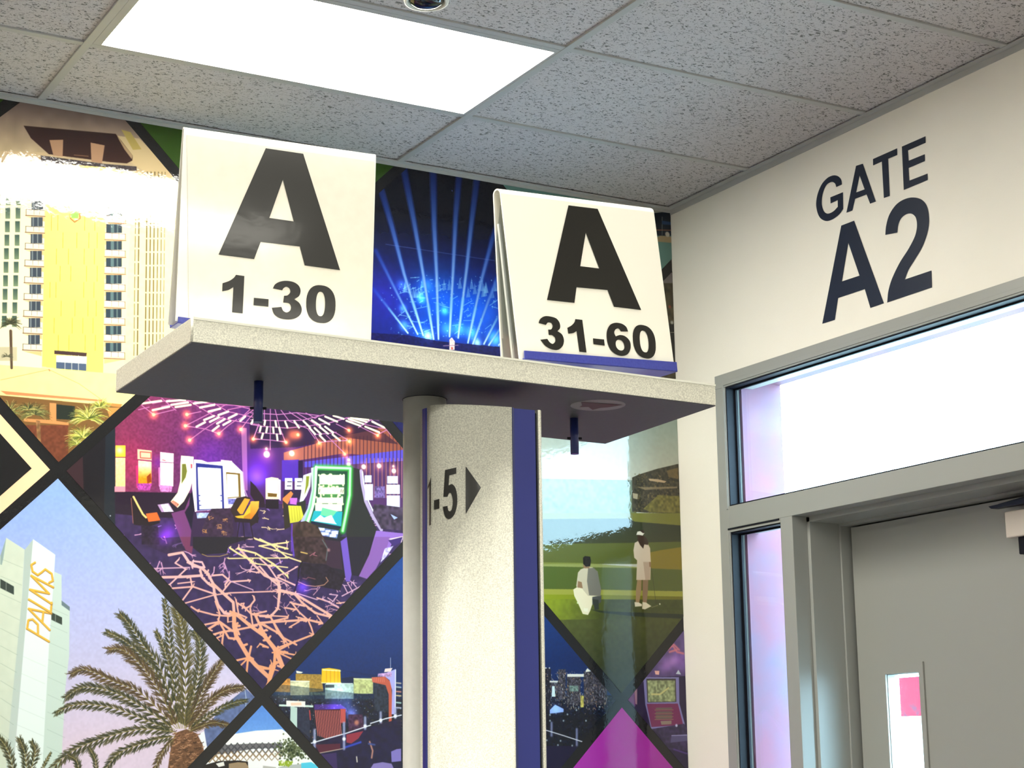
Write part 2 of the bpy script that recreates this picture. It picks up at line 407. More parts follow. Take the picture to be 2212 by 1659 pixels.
# GATE A2 lettering on the door wall
gs = empty('gate_lettering', (XD, 4.05, EYE+1.38), label='navy GATE A2 lettering on the cream wall above the door frame', cat='sign')
GATE = {
 'G': ([[(430, 500, 1), (424, 462), (400, 436), (365, 429), (320, 447), (275, 495), (242, 570), (229, 650), (240, 720), (265, 765), (310, 785), (360, 770), (410, 732), (440, 690, 1), (438, 560, 1), (340, 600, 1), (342, 648, 1), (397, 622, 1), (398, 674, 1), (362, 710), (320, 727), (290, 708), (273, 650), (281, 570), (310, 503), (350, 480), (376, 492), (386, 520, 1)]]),
 'A': ([[(540, 355, 1), (593, 338, 1), (694, 632, 1), (650, 650, 1), (622, 578, 1), (533, 612, 1), (512, 703, 1), (465, 720, 1)], [(568, 430, 1), (607, 538, 1), (541, 562, 1)]]),
 'T': ([[(672, 302, 1), (860, 218, 1), (862, 270, 1), (790, 300, 1), (803, 590, 1), (757, 606, 1), (741, 322, 1), (673, 352, 1)]]),
 'E': ([[(897, 205, 1), (1082, 124, 1), (1083, 175, 1), (945, 235, 1), (950, 315, 1), (1076, 264, 1), (1077, 318, 1), (950, 372, 1), (955, 470, 1), (1097, 415, 1), (1099, 465, 1), (912, 543, 1)]]),
 'A2': ([[(425, 820, 1), (525, 782, 1), (757, 1425, 1), (652, 1462, 1), (608, 1315, 1), (400, 1385, 1), (375, 1555, 1), (277, 1585, 1)], [(480, 955, 1), (567, 1210, 1), (430, 1255, 1)]]),
 '2': ([[(768, 893, 1), (775, 820), (800, 735), (850, 660), (910, 618), (980, 601), (1050, 617), (1093, 670), (1110, 770), (1098, 870), (1060, 980), (1005, 1075), (950, 1165), (920, 1240, 1), (1128, 1170, 1), (1132, 1302, 1), (783, 1420, 1), (792, 1330), (820, 1235), (880, 1110), (950, 1000), (1000, 900), (1015, 820), (1005, 757), (975, 729), (935, 731), (895, 760), (870, 812), (862, 875, 1)]]),
}
for key, loops in GATE.items():
    lp = [smooth_loop(crop(1700, 260, 3.607, l)) for l in loops]
    decal('letter' if key != '2' else 'numeral', lp, lambda q: onx(q, XD), M['navyvinyl'], gs, (-.0012, 0, 0))

# ================================================================== THE WALL MURAL (print raster computed here)
X0, XW = 0.75, 2.91; Z1, ZW = EYE+2.02, 3.13; RES = 800
NW, NH = int(XW*RES), int(ZW*RES)
C = np.zeros((NH, NW, 3), np.float32); MASK = np.ones((NH, NW), np.float32)
C[:] = .5
rng = np.random.default_rng(7); RR = random.Random(5)
def tor(P):
    q = np.array([p[:2] for p in P], float)
    D = fw[None]+(q[:, :1]-CX)/FPX*rt[None]-(q[:, 1:2]-CY)/FPX*up[None]
    k = YM/D[:, 1]
    return np.stack([(k*D[:, 0]-X0)*RES, (Z1-(EYE+k*D[:, 2]))*RES], 1)
def cover(R, ss=3):
    x0 = max(int(math.floor(R[:, 0].min())), 0); x1 = min(int(math.ceil(R[:, 0].max()))+1, NW)
    y0 = max(int(math.floor(R[:, 1].min())), 0); y1 = min(int(math.ceil(R[:, 1].max()))+1, NH)
    if x1 <= x0 or y1 <= y0: return None
    w, h = x1-x0, y1-y0; cov = np.zeros((h, w+1), np.float32)
    ax, ay = R[:, 0]-x0, R[:, 1]-y0; bx, by = np.roll(ax, -1), np.roll(ay, -1)
    if h > 500: ss = 1
    for iy in range(h):
        for s in range(ss):
            y = iy+(s+.5)/ss
            hit = (ay <= y) != (by <= y)
            if not hit.any(): continue
            xx = np.sort(np.clip(ax[hit]+(y-ay[hit])*(bx[hit]-ax[hit])/(by[hit]-ay[hit]), 0, w))
            for a, b in zip(xx[::2], xx[1::2]):
                ia, ib = int(a), int(b)
                if ia == ib: cov[iy, ia] += b-a
                else:
                    cov[iy, ia] += ia+1-a; cov[iy, ia+1:ib] += 1; cov[iy, ib] += b-ib
    return (y0, y1, x0, x1, np.clip(cov[:, :w]/ss, 0, 1))
def blend(y0, y1, x0, x1, cov, col):
    c = (cov*MASK[y0:y1, x0:x1])[..., None]
    C[y0:y1, x0:x1] = C[y0:y1, x0:x1]*(1-c)+np.asarray(col, np.float32)*c
def poly(P, col, c2=None, g=None, a=1.0, mott=0.0, ms=6, raw=False):
    R = np.array(P, float) if raw else tor(P)
    k = cover(R)
    if k is None: return
    y0, y1, x0, x1, cov = k
    col = np.array(col, np.float32)/255
    if c2 is not None:
        ga, gb = tor([g[0], g[1]]); d = gb-ga; yy, xx = np.mgrid[y0:y1, x0:x1]
        t = np.clip(((xx-ga[0])*d[0]+(yy-ga[1])*d[1])/(d@d), 0, 1)[..., None].astype(np.float32)
        col = col*(1-t)+np.array(c2, np.float32)/255*t
    if mott:
        col = np.clip(col*(1+mott*(vnoise(y1-y0, x1-x0, ms)-.5)[..., None]), 0, 1)
    blend(y0, y1, x0, x1, cov*a, col)
def vnoise(h, w, s):
    a = rng.random((h//s+3, w//s+3)).astype(np.float32)
    yy = np.arange(h)/s; xx = np.arange(w)/s; iy = yy.astype(int); ix = xx.astype(int); fy = (yy-iy)[:, None]; fx = (xx-ix)[None]
    A = a[iy][:, ix]; B = a[iy][:, ix+1]; Cc = a[iy+1][:, ix]; Dd = a[iy+1][:, ix+1]
    return ((A*(1-fx)+B*fx)*(1-fy)+(Cc*(1-fx)+Dd*fx)*fy).astype(np.float32)
def stroke(P, w, col, w2=None, soft=.7, a=1.0, c2=None, a2=None):
    R = tor(P); col = np.array(col, np.float32)/255; c2 = col if c2 is None else np.array(c2, np.float32)/255
    a2 = a if a2 is None else a2; w2 = w if w2 is None else w2
    seg = np.linalg.norm(R[1:]-R[:-1], axis=1); tot = max(seg.sum(), 1e-6); acc = 0
    pad = max(w, w2)/2+soft*2+1
    X_0 = max(int(R[:, 0].min()-pad), 0); X_1 = min(int(R[:, 0].max()+pad)+1, NW); Y_0 = max(int(R[:, 1].min()-pad), 0); Y_1 = min(int(R[:, 1].max()+pad)+1, NH)
    if X_1 <= X_0 or Y_1 <= Y_0: return
    cv = np.zeros((Y_1-Y_0, X_1-X_0), np.float32); TT = np.zeros_like(cv)
    for i in range(len(R)-1):
        A, B = R[i], R[i+1]; t0 = acc/tot; acc += seg[i]; t1 = acc/tot
        x0 = max(int(min(A[0], B[0])-pad), X_0); x1 = min(int(max(A[0], B[0])+pad)+1, X_1); y0 = max(int(min(A[1], B[1])-pad), Y_0); y1 = min(int(max(A[1], B[1])+pad)+1, Y_1)
        if x1 <= x0 or y1 <= y0: continue
        yy, xx = np.mgrid[y0:y1, x0:x1].astype(np.float32); d = B-A; l2 = max(d@d, 1e-6)
        t = np.clip(((xx-A[0])*d[0]+(yy-A[1])*d[1])/l2, 0, 1)
        dist = np.hypot(xx-A[0]-t*d[0], yy-A[1]-t*d[1]); T = t0+(t1-t0)*t
        ww = (w+(w2-w)*T)/2
        cov = np.clip((ww+soft-dist)/(2*soft), 0, 1); cov = cov*cov*(3-2*cov)
        sl = (slice(y0-Y_0, y1-Y_0), slice(x0-X_0, x1-X_0)); m_ = cov > cv[sl]
        cv[sl] = np.where(m_, cov, cv[sl]); TT[sl] = np.where(m_, T, TT[sl])
    blend(Y_0, Y_1, X_0, X_1, cv*(a+(a2-a)*TT), col*(1-TT[..., None])+c2*TT[..., None])
def dot(p, r, col, soft=1.0, a=1.0): stroke([p, (p[0]+.01, p[1])], 2*r, col, soft=soft, a=a)
def glow(p, s, col, a=1.0):
    R = tor([p])[0]; y0, y1 = max(int(R[1]-3*s), 0), min(int(R[1]+3*s), NH); x0, x1 = max(int(R[0]-3*s), 0), min(int(R[0]+3*s), NW)
    if y1 <= y0 or x1 <= x0: return
    yy, xx = np.mgrid[y0:y1, x0:x1].astype(np.float32)
    g = np.exp(-((xx-R[0])**2+(yy-R[1])**2)/(2*s*s))*a*MASK[y0:y1, x0:x1]
    C[y0:y1, x0:x1] += g[..., None]*np.array(col, np.float32)/255
def quad(x0, y0, x1, y1, col, **k): poly([(x0, y0), (x1, y0), (x1, y1), (x0, y1)], col, **k)

LX, LZ, LA = 1.4016, EYE+.8687, .656      # lattice of the mural: crossing point and half diagonal
GAP = .0245
def diamond(i, j, r=LA-GAP):
    cx_, cz = LX+i*LA, LZ+j*LA
    return [(cx_-r, cz), (cx_, cz-r), (cx_+r, cz), (cx_, cz+r)]
def clipmask(i, j):
    global MASK
    MASK = np.zeros((NH, NW), np.float32)
    R = np.array([((x-X0)*RES, (Z1-z)*RES) for x, z in diamond(i, j, LA-GAP+.006)])
    k = cover(R)
    y0, y1, x0, x1, cov = k; MASK[y0:y1, x0:x1] = cov
BIG = [(-600, -300), (2300, -300), (2300, 2600), (-600, 2600)]

def cropper(ox, oy, s): return lambda *pts: [(ox+x/s, oy+y/s) for x, y in pts]
T1 = cropper(0, 180, 3.771); T2 = cropper(0, 520, 3.771); T3 = cropper(0, 840, 4.88)
K5 = cropper(240, 860, 5.184); K6 = cropper(540, 860, 5.027); K7 = cropper(300, 1160, 5.184); K8 = cropper(560, 1160, 5.184)
P4 = cropper(0, 1130, 3.136); N1 = cropper(400, 1400, 4.608); B2 = cropper(800, 340, 3.771); G3 = cropper(1150, 930, 4.365); G4 = cropper(1150, 1280, 4.376)
S5 = cropper(1380, 420, 3.07)
def rc(T, x0, y0, x1, y1): return T((x0, y0), (x1, y0), (x1, y1), (x0, y1))

# ---- hotel tower
clipmask(0, 1)
poly(BIG, (120, 100, 98), (200, 178, 140), [(120, 225), (120, 345)], mott=.12, ms=20)
poly([(-300, 345), (400, 400), (400, 1100), (-300, 1100)], (250, 232, 170), mott=.05, ms=12)
poly([(-300, 318), (100, 330), (104, 352), (-300, 345)], (205, 180, 140))
poly([(245, 293), (300, 300), (345, 345), (385, 390), (385, 420), (280, 350)], (205, 182, 138))
poly(T1((985, 380), (1060, 400), (1150, 540), (1080, 545)), (180, 160, 90))
poly(T1((190, 348), (940, 415), (985, 470), (1078, 590), (1075, 632), (1030, 655), (900, 645), (395, 580), (250, 450)), (44, 26, 28), (60, 36, 32), [(120, 275), (120, 345)])
poly(T1((945, 418), (990, 480), (1078, 590), (1070, 620), (1010, 540), (965, 460)), (168, 142, 108))
poly(T1((400, 465), (512, 462), (508, 600), (432, 590)), (176, 138, 108)); poly(T1((735, 485), (850, 508), (828, 655), (742, 640)), (176, 138, 108))
stroke(T1((600, 585), (715, 595)), 1.6, (150, 110, 80))
poly(T1((330, 590), (860, 660), (1110, 680), (1110, 715), (860, 712), (330, 640)), (70, 62, 66), mott=.5, ms=3)
# main masses
lo = 812
poly([(98, 352), (228, 362), (222, lo), (90, 792)], (252, 228, 138), (250, 236, 112), [(160, 360), (160, 700)])
poly([(-200, 350), (98, 352), (90, 795), (-200, 790)], (252, 240, 200))
poly([(228, 362), (290, 372), (272, lo+40), (222, lo)], (252, 232, 176)); poly([(286, 372), (376, 400), (384, 900), (262, 900)], (250, 236, 170), mott=.06, ms=8)
poly([(377, 470), (384, 476), (384, 900), (374, 900)], (220, 142, 42)); stroke([(384, 400), (384, 700)], 3, (250, 215, 140))
def drift(y): return -.033*(y-424)
for cx0 in (-5, 17, 39):
    y = 420
    while y < 690:
        x = cx0+drift(y); h = 24
        quad(x-5.2, y, x+5.2, y+h, (60, 84, 78), c2=(120, 140, 110), g=[(x, y), (x, y+h)]); stroke([(x-6, y-1.5), (x+6, y-1.5)], 1.5, (235, 225, 190)); y += 29.2
for k in range(12):                 # left balcony column
    y = 394+36.3*k; x = 56-.024*(y-400)
    if y > 775: break
    poly([(x+1, y+2), (x+42, y+3), (x+42, y+13)], (238, 176, 112), a=.8)
    quad(x+13, y-33, x+38, y-13, (62, 72, 84)); quad(x+16, y-33, x+19, y-13, (120, 130, 135)); quad(x+27, y-33, x+29, y-13, (130, 140, 140))
    quad(x+2, y-13, x+40, y-3, (232, 226, 208)); stroke([(x+1, y-14), (x+41, y-12)], 1, (80, 66, 52)); stroke([(x+1, y-14), (x+1, y-2)], 1.2, (80, 66, 52)); stroke([(x+18, y-13), (x+18, y-3)], .8, (100, 90, 80)); stroke([(x+30, y-13), (x+30, y-3)], .8, (120, 110, 100))
    stroke([(x, y-1), (x+42, y+1)], 2.2, (120, 82, 58))
for k in range(12):                 # right balcony column
    y = 408+36.6*k; x = 226-.006*(y-480)
    if y > 790: break
    poly([(x, y+2), (x+44, y+3), (x, y+12)], (244, 190, 120), a=.8)
    quad(x+3, y-33, x+37, y-14, (48, 62, 74)); quad(x+13, y-33, x+20, y-14, (90, 115, 118)); quad(x+26, y-33, x+29, y-14, (90, 110, 110))
    quad(x+1, y-14, x+43, y-3, (236, 230, 214)); stroke([(x, y-15), (x+44, y-12)], 1, (90, 60, 50)); stroke([(x+15, y-14), (x+15, y-3)], .9, (90, 70, 60)); stroke([(x+30, y-13), (x+30, y-3)], .9, (90, 70, 60)); stroke([(x+44, y-12), (x+44, y)], 1.2, (80, 60, 50))
    stroke([(x-1, y), (x+45, y+2)], 2, (128, 84, 66))
for x0, w in ((290, 2), (297.5, 3.4), (314.5, 3.4), (322.5, 3.2), (330.5, 3.2), (338.5, 2.6), (346, 2.2), (353, 1.6)):
    y = 372 if x0 > 300 else 452
    while y < 815:
        dx = -.012*(y-600); stroke([(x0+dx, y), (x0+dx-.3, y+24)], w, (112, 96, 62), soft=.6); y += 29.2
for ys_, xs_ in ((465, (110, 124, 182, 204)), (503, (135, 165, 191, 209)), (538, (121, 147, 181, 203)), (575, (129, 152, 186, 209)), (610, (107, 120, 180, 202)), (650, (131, 161, 189, 207)), (687, (116, 155, 178, 200)), (724, (125, 148, 183, 205))):
    for x in xs_: stroke([(x, ys_), (x-.4, ys_+33)], 1.2, (186, 132, 44), soft=.5)
for a in (((115, 385), (140, 428), (150, 455), (150, 470)), ((208, 400), (183, 438), (173, 452), (172, 470)), ((113, 383), (141, 400)), ((182, 400), (208, 397))): stroke(list(a), 2.2, (205, 160, 84), soft=1)
poly([(149, 447), (172, 447), (168, 472), (153, 472)], (150, 205, 96)); stroke([(151, 472), (160, 480), (172, 472), (170, 458)], 3, (176, 112, 60))
poly(T2((440, 895), (705, 915), (700, 945), (440, 925)), (72, 52, 52)); poly(T2((455, 935), (705, 945), (700, 1062), (455, 1042)), (225, 228, 222)); poly(T2((455, 990), (700, 1005), (700, 1062), (455, 1042)), (78, 94, 122))
for x in (525, 580, 635): stroke(T2((x, 935), (x, 1055)), 1.5, (215, 215, 205))
# low roofs, palms and brick wall at the foot
poly(T2((-100, 1005), (940, 1085), (1110, 1250), (1000, 1340), (-200, 1300)), (253, 236, 158), mott=.05, ms=14)
stroke(T2((0, 1135), (395, 1050), (640, 1165), (830, 1300)), 1.2, (214, 150, 90)); stroke(T2((395, 1050), (400, 1060)), 3, (190, 140, 90))
poly(T3((-100, 60), (1280, 190), (1400, 130), (900, 900), (600, 800), (-100, 200)), (128, 92, 50))
poly(T3((0, 22), (1075, 118), (1070, 138), (60, 62)), (226, 142, 92)); poly(T3((1040, 140), (1290, 165), (1265, 196), (1040, 172)), (205, 142, 74))
poly(T3((590, 165), (785, 185), (785, 330), (590, 320)), (40, 46, 40)); poly(T3((520, 150), (590, 155), (590, 340), (720, 360), (720, 385), (250, 345), (250, 315), (520, 330)), (222, 150, 90)); poly(T3((1120, 200), (1260, 200), (1150, 300)), (215, 150, 80))
poly(T3((250, 385), (715, 385), (715, 700), (600, 790), (560, 800)), (118, 64, 44), mott=.25, ms=5)
poly(T3((375, 330), (420, 340), (430, 590), (390, 560)), (150, 110, 70), mott=.5, ms=6)
def palmy(cx_, cy_, R_, cols, n, seed, w=1.3):
    rr = random.Random(seed)
    for _ in range(n):
        a = rr.uniform(-math.pi*1.12, math.pi*.12); l = R_*rr.uniform(.4, 1); s = rr.uniform(0, .35)
        x, y = cx_+math.cos(a)*l*s, cy_+math.sin(a)*l*s
        x2, y2 = cx_+math.cos(a)*l, cy_+math.sin(a)*l*.8+rr.uniform(0, .35)*l
        stroke([(x, y), ((x+x2)/2, (y+y2)/2-l*.12), (x2, y2)], w*rr.uniform(.7, 1.6), rr.choice(cols), w2=.6, soft=.6)
GL = [(196, 198, 84), (150, 158, 66), (102, 112, 48), (220, 206, 110), (74, 86, 40), (232, 226, 150)]
OL = [(110, 112, 58), (150, 146, 84), (72, 78, 46), (196, 184, 110), (58, 62, 40)]
palmy(20, 890, 42, OL, 90, 1); palmy(74, 895, 40, OL, 130, 2); palmy(60, 885, 30, OL, 60, 8)
palmy(190, 905, 48, GL, 220, 3, 1.6); palmy(178, 945, 42, GL, 150, 4, 1.5); palmy(215, 880, 30, GL, 90, 6); palmy(165, 960, 28, GL, 60, 7)
stroke([(22, 715), (24, 795)], 7, (92, 74, 58), w2=6); palmy(22, 700, 26, [(70, 74, 50), (96, 92, 60), (48, 52, 38)], 90, 5); palmy(15, 770, 14, [(60, 66, 50)], 20, 9)
quad(-6, 750, 36, 780, (120, 112, 88), a=.4)

# ---- casino
clipmask(1, 0)
poly(BIG, (36, 32, 40))
poly([(248, 300), (540, 300), (540, 1110), (248, 1110)], (130, 50, 86), (84, 38, 104), [(270, 900), (520, 960)], mott=.22, ms=4)
glow((290, 1000), 40, (40, 0, 4)); glow((450, 990), 40, (8, 0, 50)); glow((340, 1000), 12, (0, 0, 50))
poly([(520, 300), (1100, 300), (1100, 1090), (520, 1090)], (74, 36, 100)); poly([(520, 300), (1100, 300), (1100, 900), (760, 945), (640, 966), (540, 970)], (44, 26, 60))
poly([(520, 925), (532, 925), (534, 1060), (524, 1060)], (150, 90, 150))
poly([(612, 978), (742, 942), (800, 930), (880, 905), (880, 990), (740, 980), (612, 1000)], (170, 96, 86), (140, 74, 56), [(620, 980), (860, 930)])
poly([(700, 935), (800, 915), (860, 960), (740, 945)], (46, 22, 44), a=.7)
poly([(655, 998), (870, 972), (870, 996), (655, 1010)], (86, 72, 196)); poly([(608, 995), (645, 993), (645, 1040), (608, 1040)], (70, 40, 170))
poly(rc(K6, 345, 675, 525, 868), (78, 42, 168)); poly(rc(K6, 520, 680, 570, 880), (36, 22, 60)); glow((553, 1030), 14, (60, 50, 190)); glow((560, 1010), 30, (30, 0, 90))
poly([(668, 1010), (880, 996), (880, 1100), (668, 1100)], (78, 44, 96)); 
for k in range(27): 
    x = 656+k*8; stroke([(x, 955-k*.8), (x-.5, 1055)], 1.8, (56, 26, 48), soft=.6)
for k in range(10): stroke([(790+k*8.5, 990), (790+k*8.5, 1075)], 1.5, (196, 120, 116), soft=.6)
# ceiling light web
for a in (((330, 75), (470, 185)), ((470, 185), (700, 130)), ((560, 0), (640, 70), (720, 135)), ((842, 183), (1000, 150)), ((825, 310), (1100, 170), (1300, 60)), ((825, 310), (1050, 345), (1200, 398)), ((873, 470), (1050, 340), (1250, 210)), ((1200, 398), (1300, 310), (1400, 240)), ((1445, 350), (1520, 250), (1600, 160)), ((850, 20), (1130, 190), (1320, 245), (1659, 300)), ((400, 0), (460, 60), (650, 20)), ((560, 95), (860, 30), (1130, 0)), ((1150, 60), (1300, 150), (1590, 215)), ((930, 40), (1150, 70), (1400, 80), (1590, 100)), ((1300, 130), (1550, 80)), ((1585, 458), (1659, 460)), ((1585, 458), (1645, 290)), ((1640, 100), (1420, 240)), ((300, 130), (420, 100)), ((1380, 80), (1590, 130), (1659, 200)), ((1470, 200), (1590, 90))):
    stroke(K5(*a), 2.2, (190, 112, 168), soft=.8)
for a in (((0, 285), (120, 305), (400, 325), (640, 300), (850, 270), (1050, 215)), ((0, 235), (300, 245), (560, 240), (740, 195), (800, 180)), ((30, 440), (210, 455), (385, 475)), ((80, 375), (350, 392)), ((0, 160), (300, 178), (500, 158), (740, 190)), ((90, 290), (30, 440)), ((215, 100), (213, 560)), ((265, 120), (310, 300), (375, 470)), ((330, 130), (420, 250), (620, 330), (700, 440)), ((420, 150), (560, 240), (640, 320), (745, 480)), ((500, 160), (640, 240), (760, 330)), ((600, 160), (700, 220), (740, 190)), ((745, 480), (900, 465), (1050, 460)), ((800, 310), (930, 380), (1050, 450)), ((930, 280), (1070, 350)), ((1190, 310), (1370, 400)), ((1370, 400), (1480, 345), (1520, 400)), ((820, 400), (1022, 600)), ((1040, 215), (1190, 310), (1310, 235)), ((1310, 235), (1480, 345)), ((850, 270), (1040, 215), (1200, 200), (1400, 240)), ((1170, 320), (1310, 230)), ((700, 395), (880, 380), (930, 370)), ((150, 110), (150, 240)), ((1220, 280), (1440, 330))):
    stroke(K6(*a), 2.2, (186, 116, 176), soft=.8)
for l, T in ((((345, 60, 555, 30), (460, 135, 645, 95), (620, 35, 825, 20), (670, 75, 855, 48), (715, 100, 885, 75), (920, 60, 1090, 35), (990, 105, 1150, 75), (1085, 150, 1215, 118), (1195, 190, 1305, 150), (1310, 225, 1400, 180), (1035, 245, 1145, 200), (1100, 265, 1200, 215), (1180, 285, 1265, 235), (1250, 300, 1330, 255), (950, 320, 1045, 270), (1130, 365, 1200, 310), (1440, 255, 1495, 205), (1565, 280, 1590, 250)), K5),
             (((10, 275, 30, 235), (150, 290, 158, 245), (270, 250, 280, 310), (375, 255, 400, 318), (475, 250, 525, 320), (575, 250, 645, 318), (665, 240, 755, 300), (745, 225, 855, 285), (810, 200, 940, 255), (900, 190, 1010, 225), (100, 360, 112, 310), (170, 370, 180, 315), (245, 320, 250, 375), (310, 320, 325, 385), (120, 435, 135, 385), (285, 395, 292, 455), (640, 325, 700, 390), (695, 325, 765, 390), (755, 315, 840, 385), (810, 310, 895, 375), (750, 405, 810, 465), (890, 395, 970, 460), (1040, 245, 1190, 300), (1065, 225, 1225, 280), (1090, 210, 1260, 258), (1320, 255, 1455, 320), (1245, 310, 1395, 370), (1100, 200, 1280, 235)), K6)):
    for a in l: stroke(T((a[0], a[1]), (a[2], a[3])), 5.2, (255, 240, 205), soft=1)
BUL = K5((470, 185), (842, 183), (825, 310), (873, 470), (1200, 398), (1445, 350), (1585, 458))+K6((385, 480), (745, 487), (1072, 470), (1068, 350), (1380, 405), (1022, 608), (515, 398))
for p in BUL: glow(p, 7, (240, 110, 40), .8); dot(p, 3.6, (255, 236, 170), soft=2)
glow(K6((455, 400))[0], 10, (220, 100, 30), .7)
for p, r in ((K6((175, 610))[0], 8), (K6((172, 550))[0], 3), (K6((447, 600))[0], 7), (K6((1065, 720))[0], 5), (K6((1065, 670))[0], 3.5), (K6((1228, 745))[0], 6), (K6((1395, 735))[0], 6), (K6((1555, 790))[0], 6), (K6((1550, 740))[0], 2.5)): glow(p, r*1.5, (150, 90, 60), .6); dot(p, r, (255, 248, 222), soft=2.5)
# carpet
FL = [(200, 1085), (420, 1120), (520, 1092), (700, 1090), (900, 1100), (900, 1700), (200, 1700)]
poly(FL, (58, 40, 84), (44, 34, 78), [(500, 1100), (520, 1450)], mott=.3, ms=9)
rr = random.Random(11)
def branch(x, y, ang, l, w, dep, c):
    sq = .35+.65*min(max((y-1090)/260, 0), 1)
    x2 = x+math.cos(ang)*l; y2 = y+math.sin(ang)*l*sq
    stroke([(x, y), (x2, y2)], w, c, w2=w*.75, soft=.7)
    if dep > 0:
        for _ in range(rr.choice((1, 2, 2, 3))): branch(x2, y2, ang+rr.uniform(-.9, .9), l*rr.uniform(.6, .9), w*.72, dep-1, c)
for k in range(90):
    x = rr.uniform(250, 860); y = 1100+150*rr.random()**1.6; s = .3+(y-1095)/150
    yel = max(0, 1-abs(x-585)/90)*(1 if y < 1180 else .3)
    c = (205+40*yel, 150+70*yel, 190-40*yel) if rr.random() > .15 else (150, 110, 200)
    branch(x, y, rr.uniform(0, 6.28), 14*s, 1.6+1.6*s, 2, c)
for k in range(24): branch(rr.uniform(560, 800), rr.uniform(1230, 1330), rr.uniform(0, 6.28), 12, 2.2, 2, (205, 150, 170))
NET7 = ((((330, 200), (480, 170), (560, 290), (700, 350), (760, 400), (830, 530), (840, 640), (880, 760), (950, 850), (1050, 870)), 26), (((480, 180), (600, 330), (730, 340), (700, 280), (600, 270), (590, 330)), 16), (((680, 370), (700, 450), (770, 520), (830, 560)), 22), (((830, 530), (950, 640), (1050, 730), (1060, 860)), 28), (((1060, 860), (1060, 1000), (1085, 1110), (1150, 1220), (1220, 1340), (1300, 1430), (1450, 1570)), 42), (((1080, 860), (1250, 1000), (1390, 1100), (1500, 1240), (1530, 1300), (1600, 1460)), 34), (((1520, 1260), (1510, 1400), (1460, 1590), (1430, 1659)), 26), (((580, 780), (640, 820), (840, 872), (1010, 885)), 15), (((730, 980), (880, 950), (900, 860), (850, 720)), 15), (((770, 1030), (900, 950), (1040, 1050), (1100, 1040)), 22), (((900, 960), (1000, 1130), (1090, 1140)), 20), (((830, 1090), (930, 1060), (1080, 1040), (1280, 1000)), 18), (((925, 1190), (940, 1060)), 18), (((865, 1130), (940, 1095)), 14), (((510, 740), (830, 650), (1000, 625), (1560, 605), (1659, 612)), 11), (((480, 710), (590, 560), (570, 450)), 14), (((260, 450), (480, 445), (700, 430)), 24), (((350, 575), (600, 555), (820, 630)), 15), (((430, 520), (600, 500)), 10), (((340, 530), (520, 360), (400, 290), (440, 250)), 13), (((160, 352), (560, 340)), 9), (((940, 600), (1020, 500), (1240, 485)), 14), (((820, 430), (930, 420), (1000, 480), (960, 530)), 16), (((1010, 490), (1270, 590)), 7), (((1280, 665), (1290, 705), (1240, 770), (1190, 800)), 16), (((1100, 740), (1180, 790), (1250, 860), (1300, 860), (1420, 830)), 15), (((1170, 740), (1150, 800)), 12), (((1080, 700), (1110, 860), (1200, 900)), 14), (((1240, 800), (1270, 1000)), 16), (((1270, 870), (1659, 890)), 11), (((1280, 985), (1659, 905)), 15), (((1300, 880), (1380, 1050), (1410, 1100)), 26), (((1470, 885), (1550, 800), (1575, 600), (1560, 500), (1400, 430), (1250, 280), (1110, 120)), 21), (((1470, 900), (1560, 1050), (1640, 1170)), 18), (((1400, 980), (1580, 1090)), 14), (((1090, 1380), (1220, 1350)), 18), (((1130, 1440), (1200, 1370)), 15), (((1200, 1510), (1215, 1360)), 20), (((1250, 1225), (1225, 1340)), 20), (((1350, 1195), (1440, 1235)), 18), (((1530, 1250), (1659, 1195)), 16), (((1560, 1275), (1659, 1290)), 14), (((1330, 1440), (1450, 1470), (1560, 1400)), 16), (((1480, 1410), (1440, 1600)), 16), (((990, 890), (990, 950)), 14), (((1120, 1090), (1080, 1000)), 16), (((1230, 380), (1340, 400)), 10), (((1000, 240), (1240, 235), (1659, 235)), 9), (((1250, 280), (1320, 300), (1659, 340)), 9), (((1010, 120), (1100, 180), (1250, 260)), 16), (((1100, 130), (1300, 180), (1500, 300), (1659, 440)), 16), (((1300, 20), (1500, 90), (1659, 130)), 16), (((1340, 100), (1659, 60)), 13))
NET8 = ((((0, 960), (300, 940), (540, 925), (700, 965)), 20), (((0, 885), (125, 890), (200, 800), (215, 600), (200, 500), (60, 430), (0, 380)), 17), (((215, 600), (400, 640), (600, 760), (800, 880)), 24), (((390, 640), (470, 730), (620, 850), (780, 890)), 20), (((215, 590), (420, 640)), 20), (((120, 890), (210, 1080), (280, 1170)), 16), (((0, 965), (180, 1060), (270, 1130), (410, 1205)), 17), (((200, 1270), (370, 1180), (600, 1090)), 17), (((540, 930), (575, 1010), (600, 1090)), 15), (((360, 740), (440, 840), (530, 920)), 15), (((0, 1030), (90, 1150), (190, 1270), (260, 1450)), 36), (((170, 1290), (165, 1450), (100, 1640)), 26), (((215, 1285), (400, 1320)), 14), (((220, 1300), (350, 1360)), 14), (((0, 1470), (150, 1480)), 16), (((200, 480), (100, 330), (0, 240)), 14), (((0, 20), (150, 100), (300, 220), (460, 275)), 12), (((0, 100), (180, 150), (350, 200)), 10), (((230, 560), (130, 480), (0, 330)), 16), (((200, 430), (300, 400), (420, 330)), 11), (((200, 450), (400, 540)), 15), (((640, 680), (760, 720), (880, 790)), 13), (((330, 1010), (440, 945)), 13), (((640, 880), (700, 960)), 10), (((430, 900), (640, 950)), 14), (((920, 660), (1150, 540)), 9), (((940, 540), (980, 620)), 8), (((980, 510), (1040, 610)), 8), (((1040, 510), (1080, 560)), 8), (((700, 690), (880, 780)), 8), (((780, 640), (870, 650), (820, 720), (760, 680)), 8), (((280, 790), (400, 810)), 14), (((360, 740), (500, 770)), 18), (((540, 800), (640, 850)), 14), (((420, 630), (640, 700)), 8), (((860, 740), (960, 730)), 10))
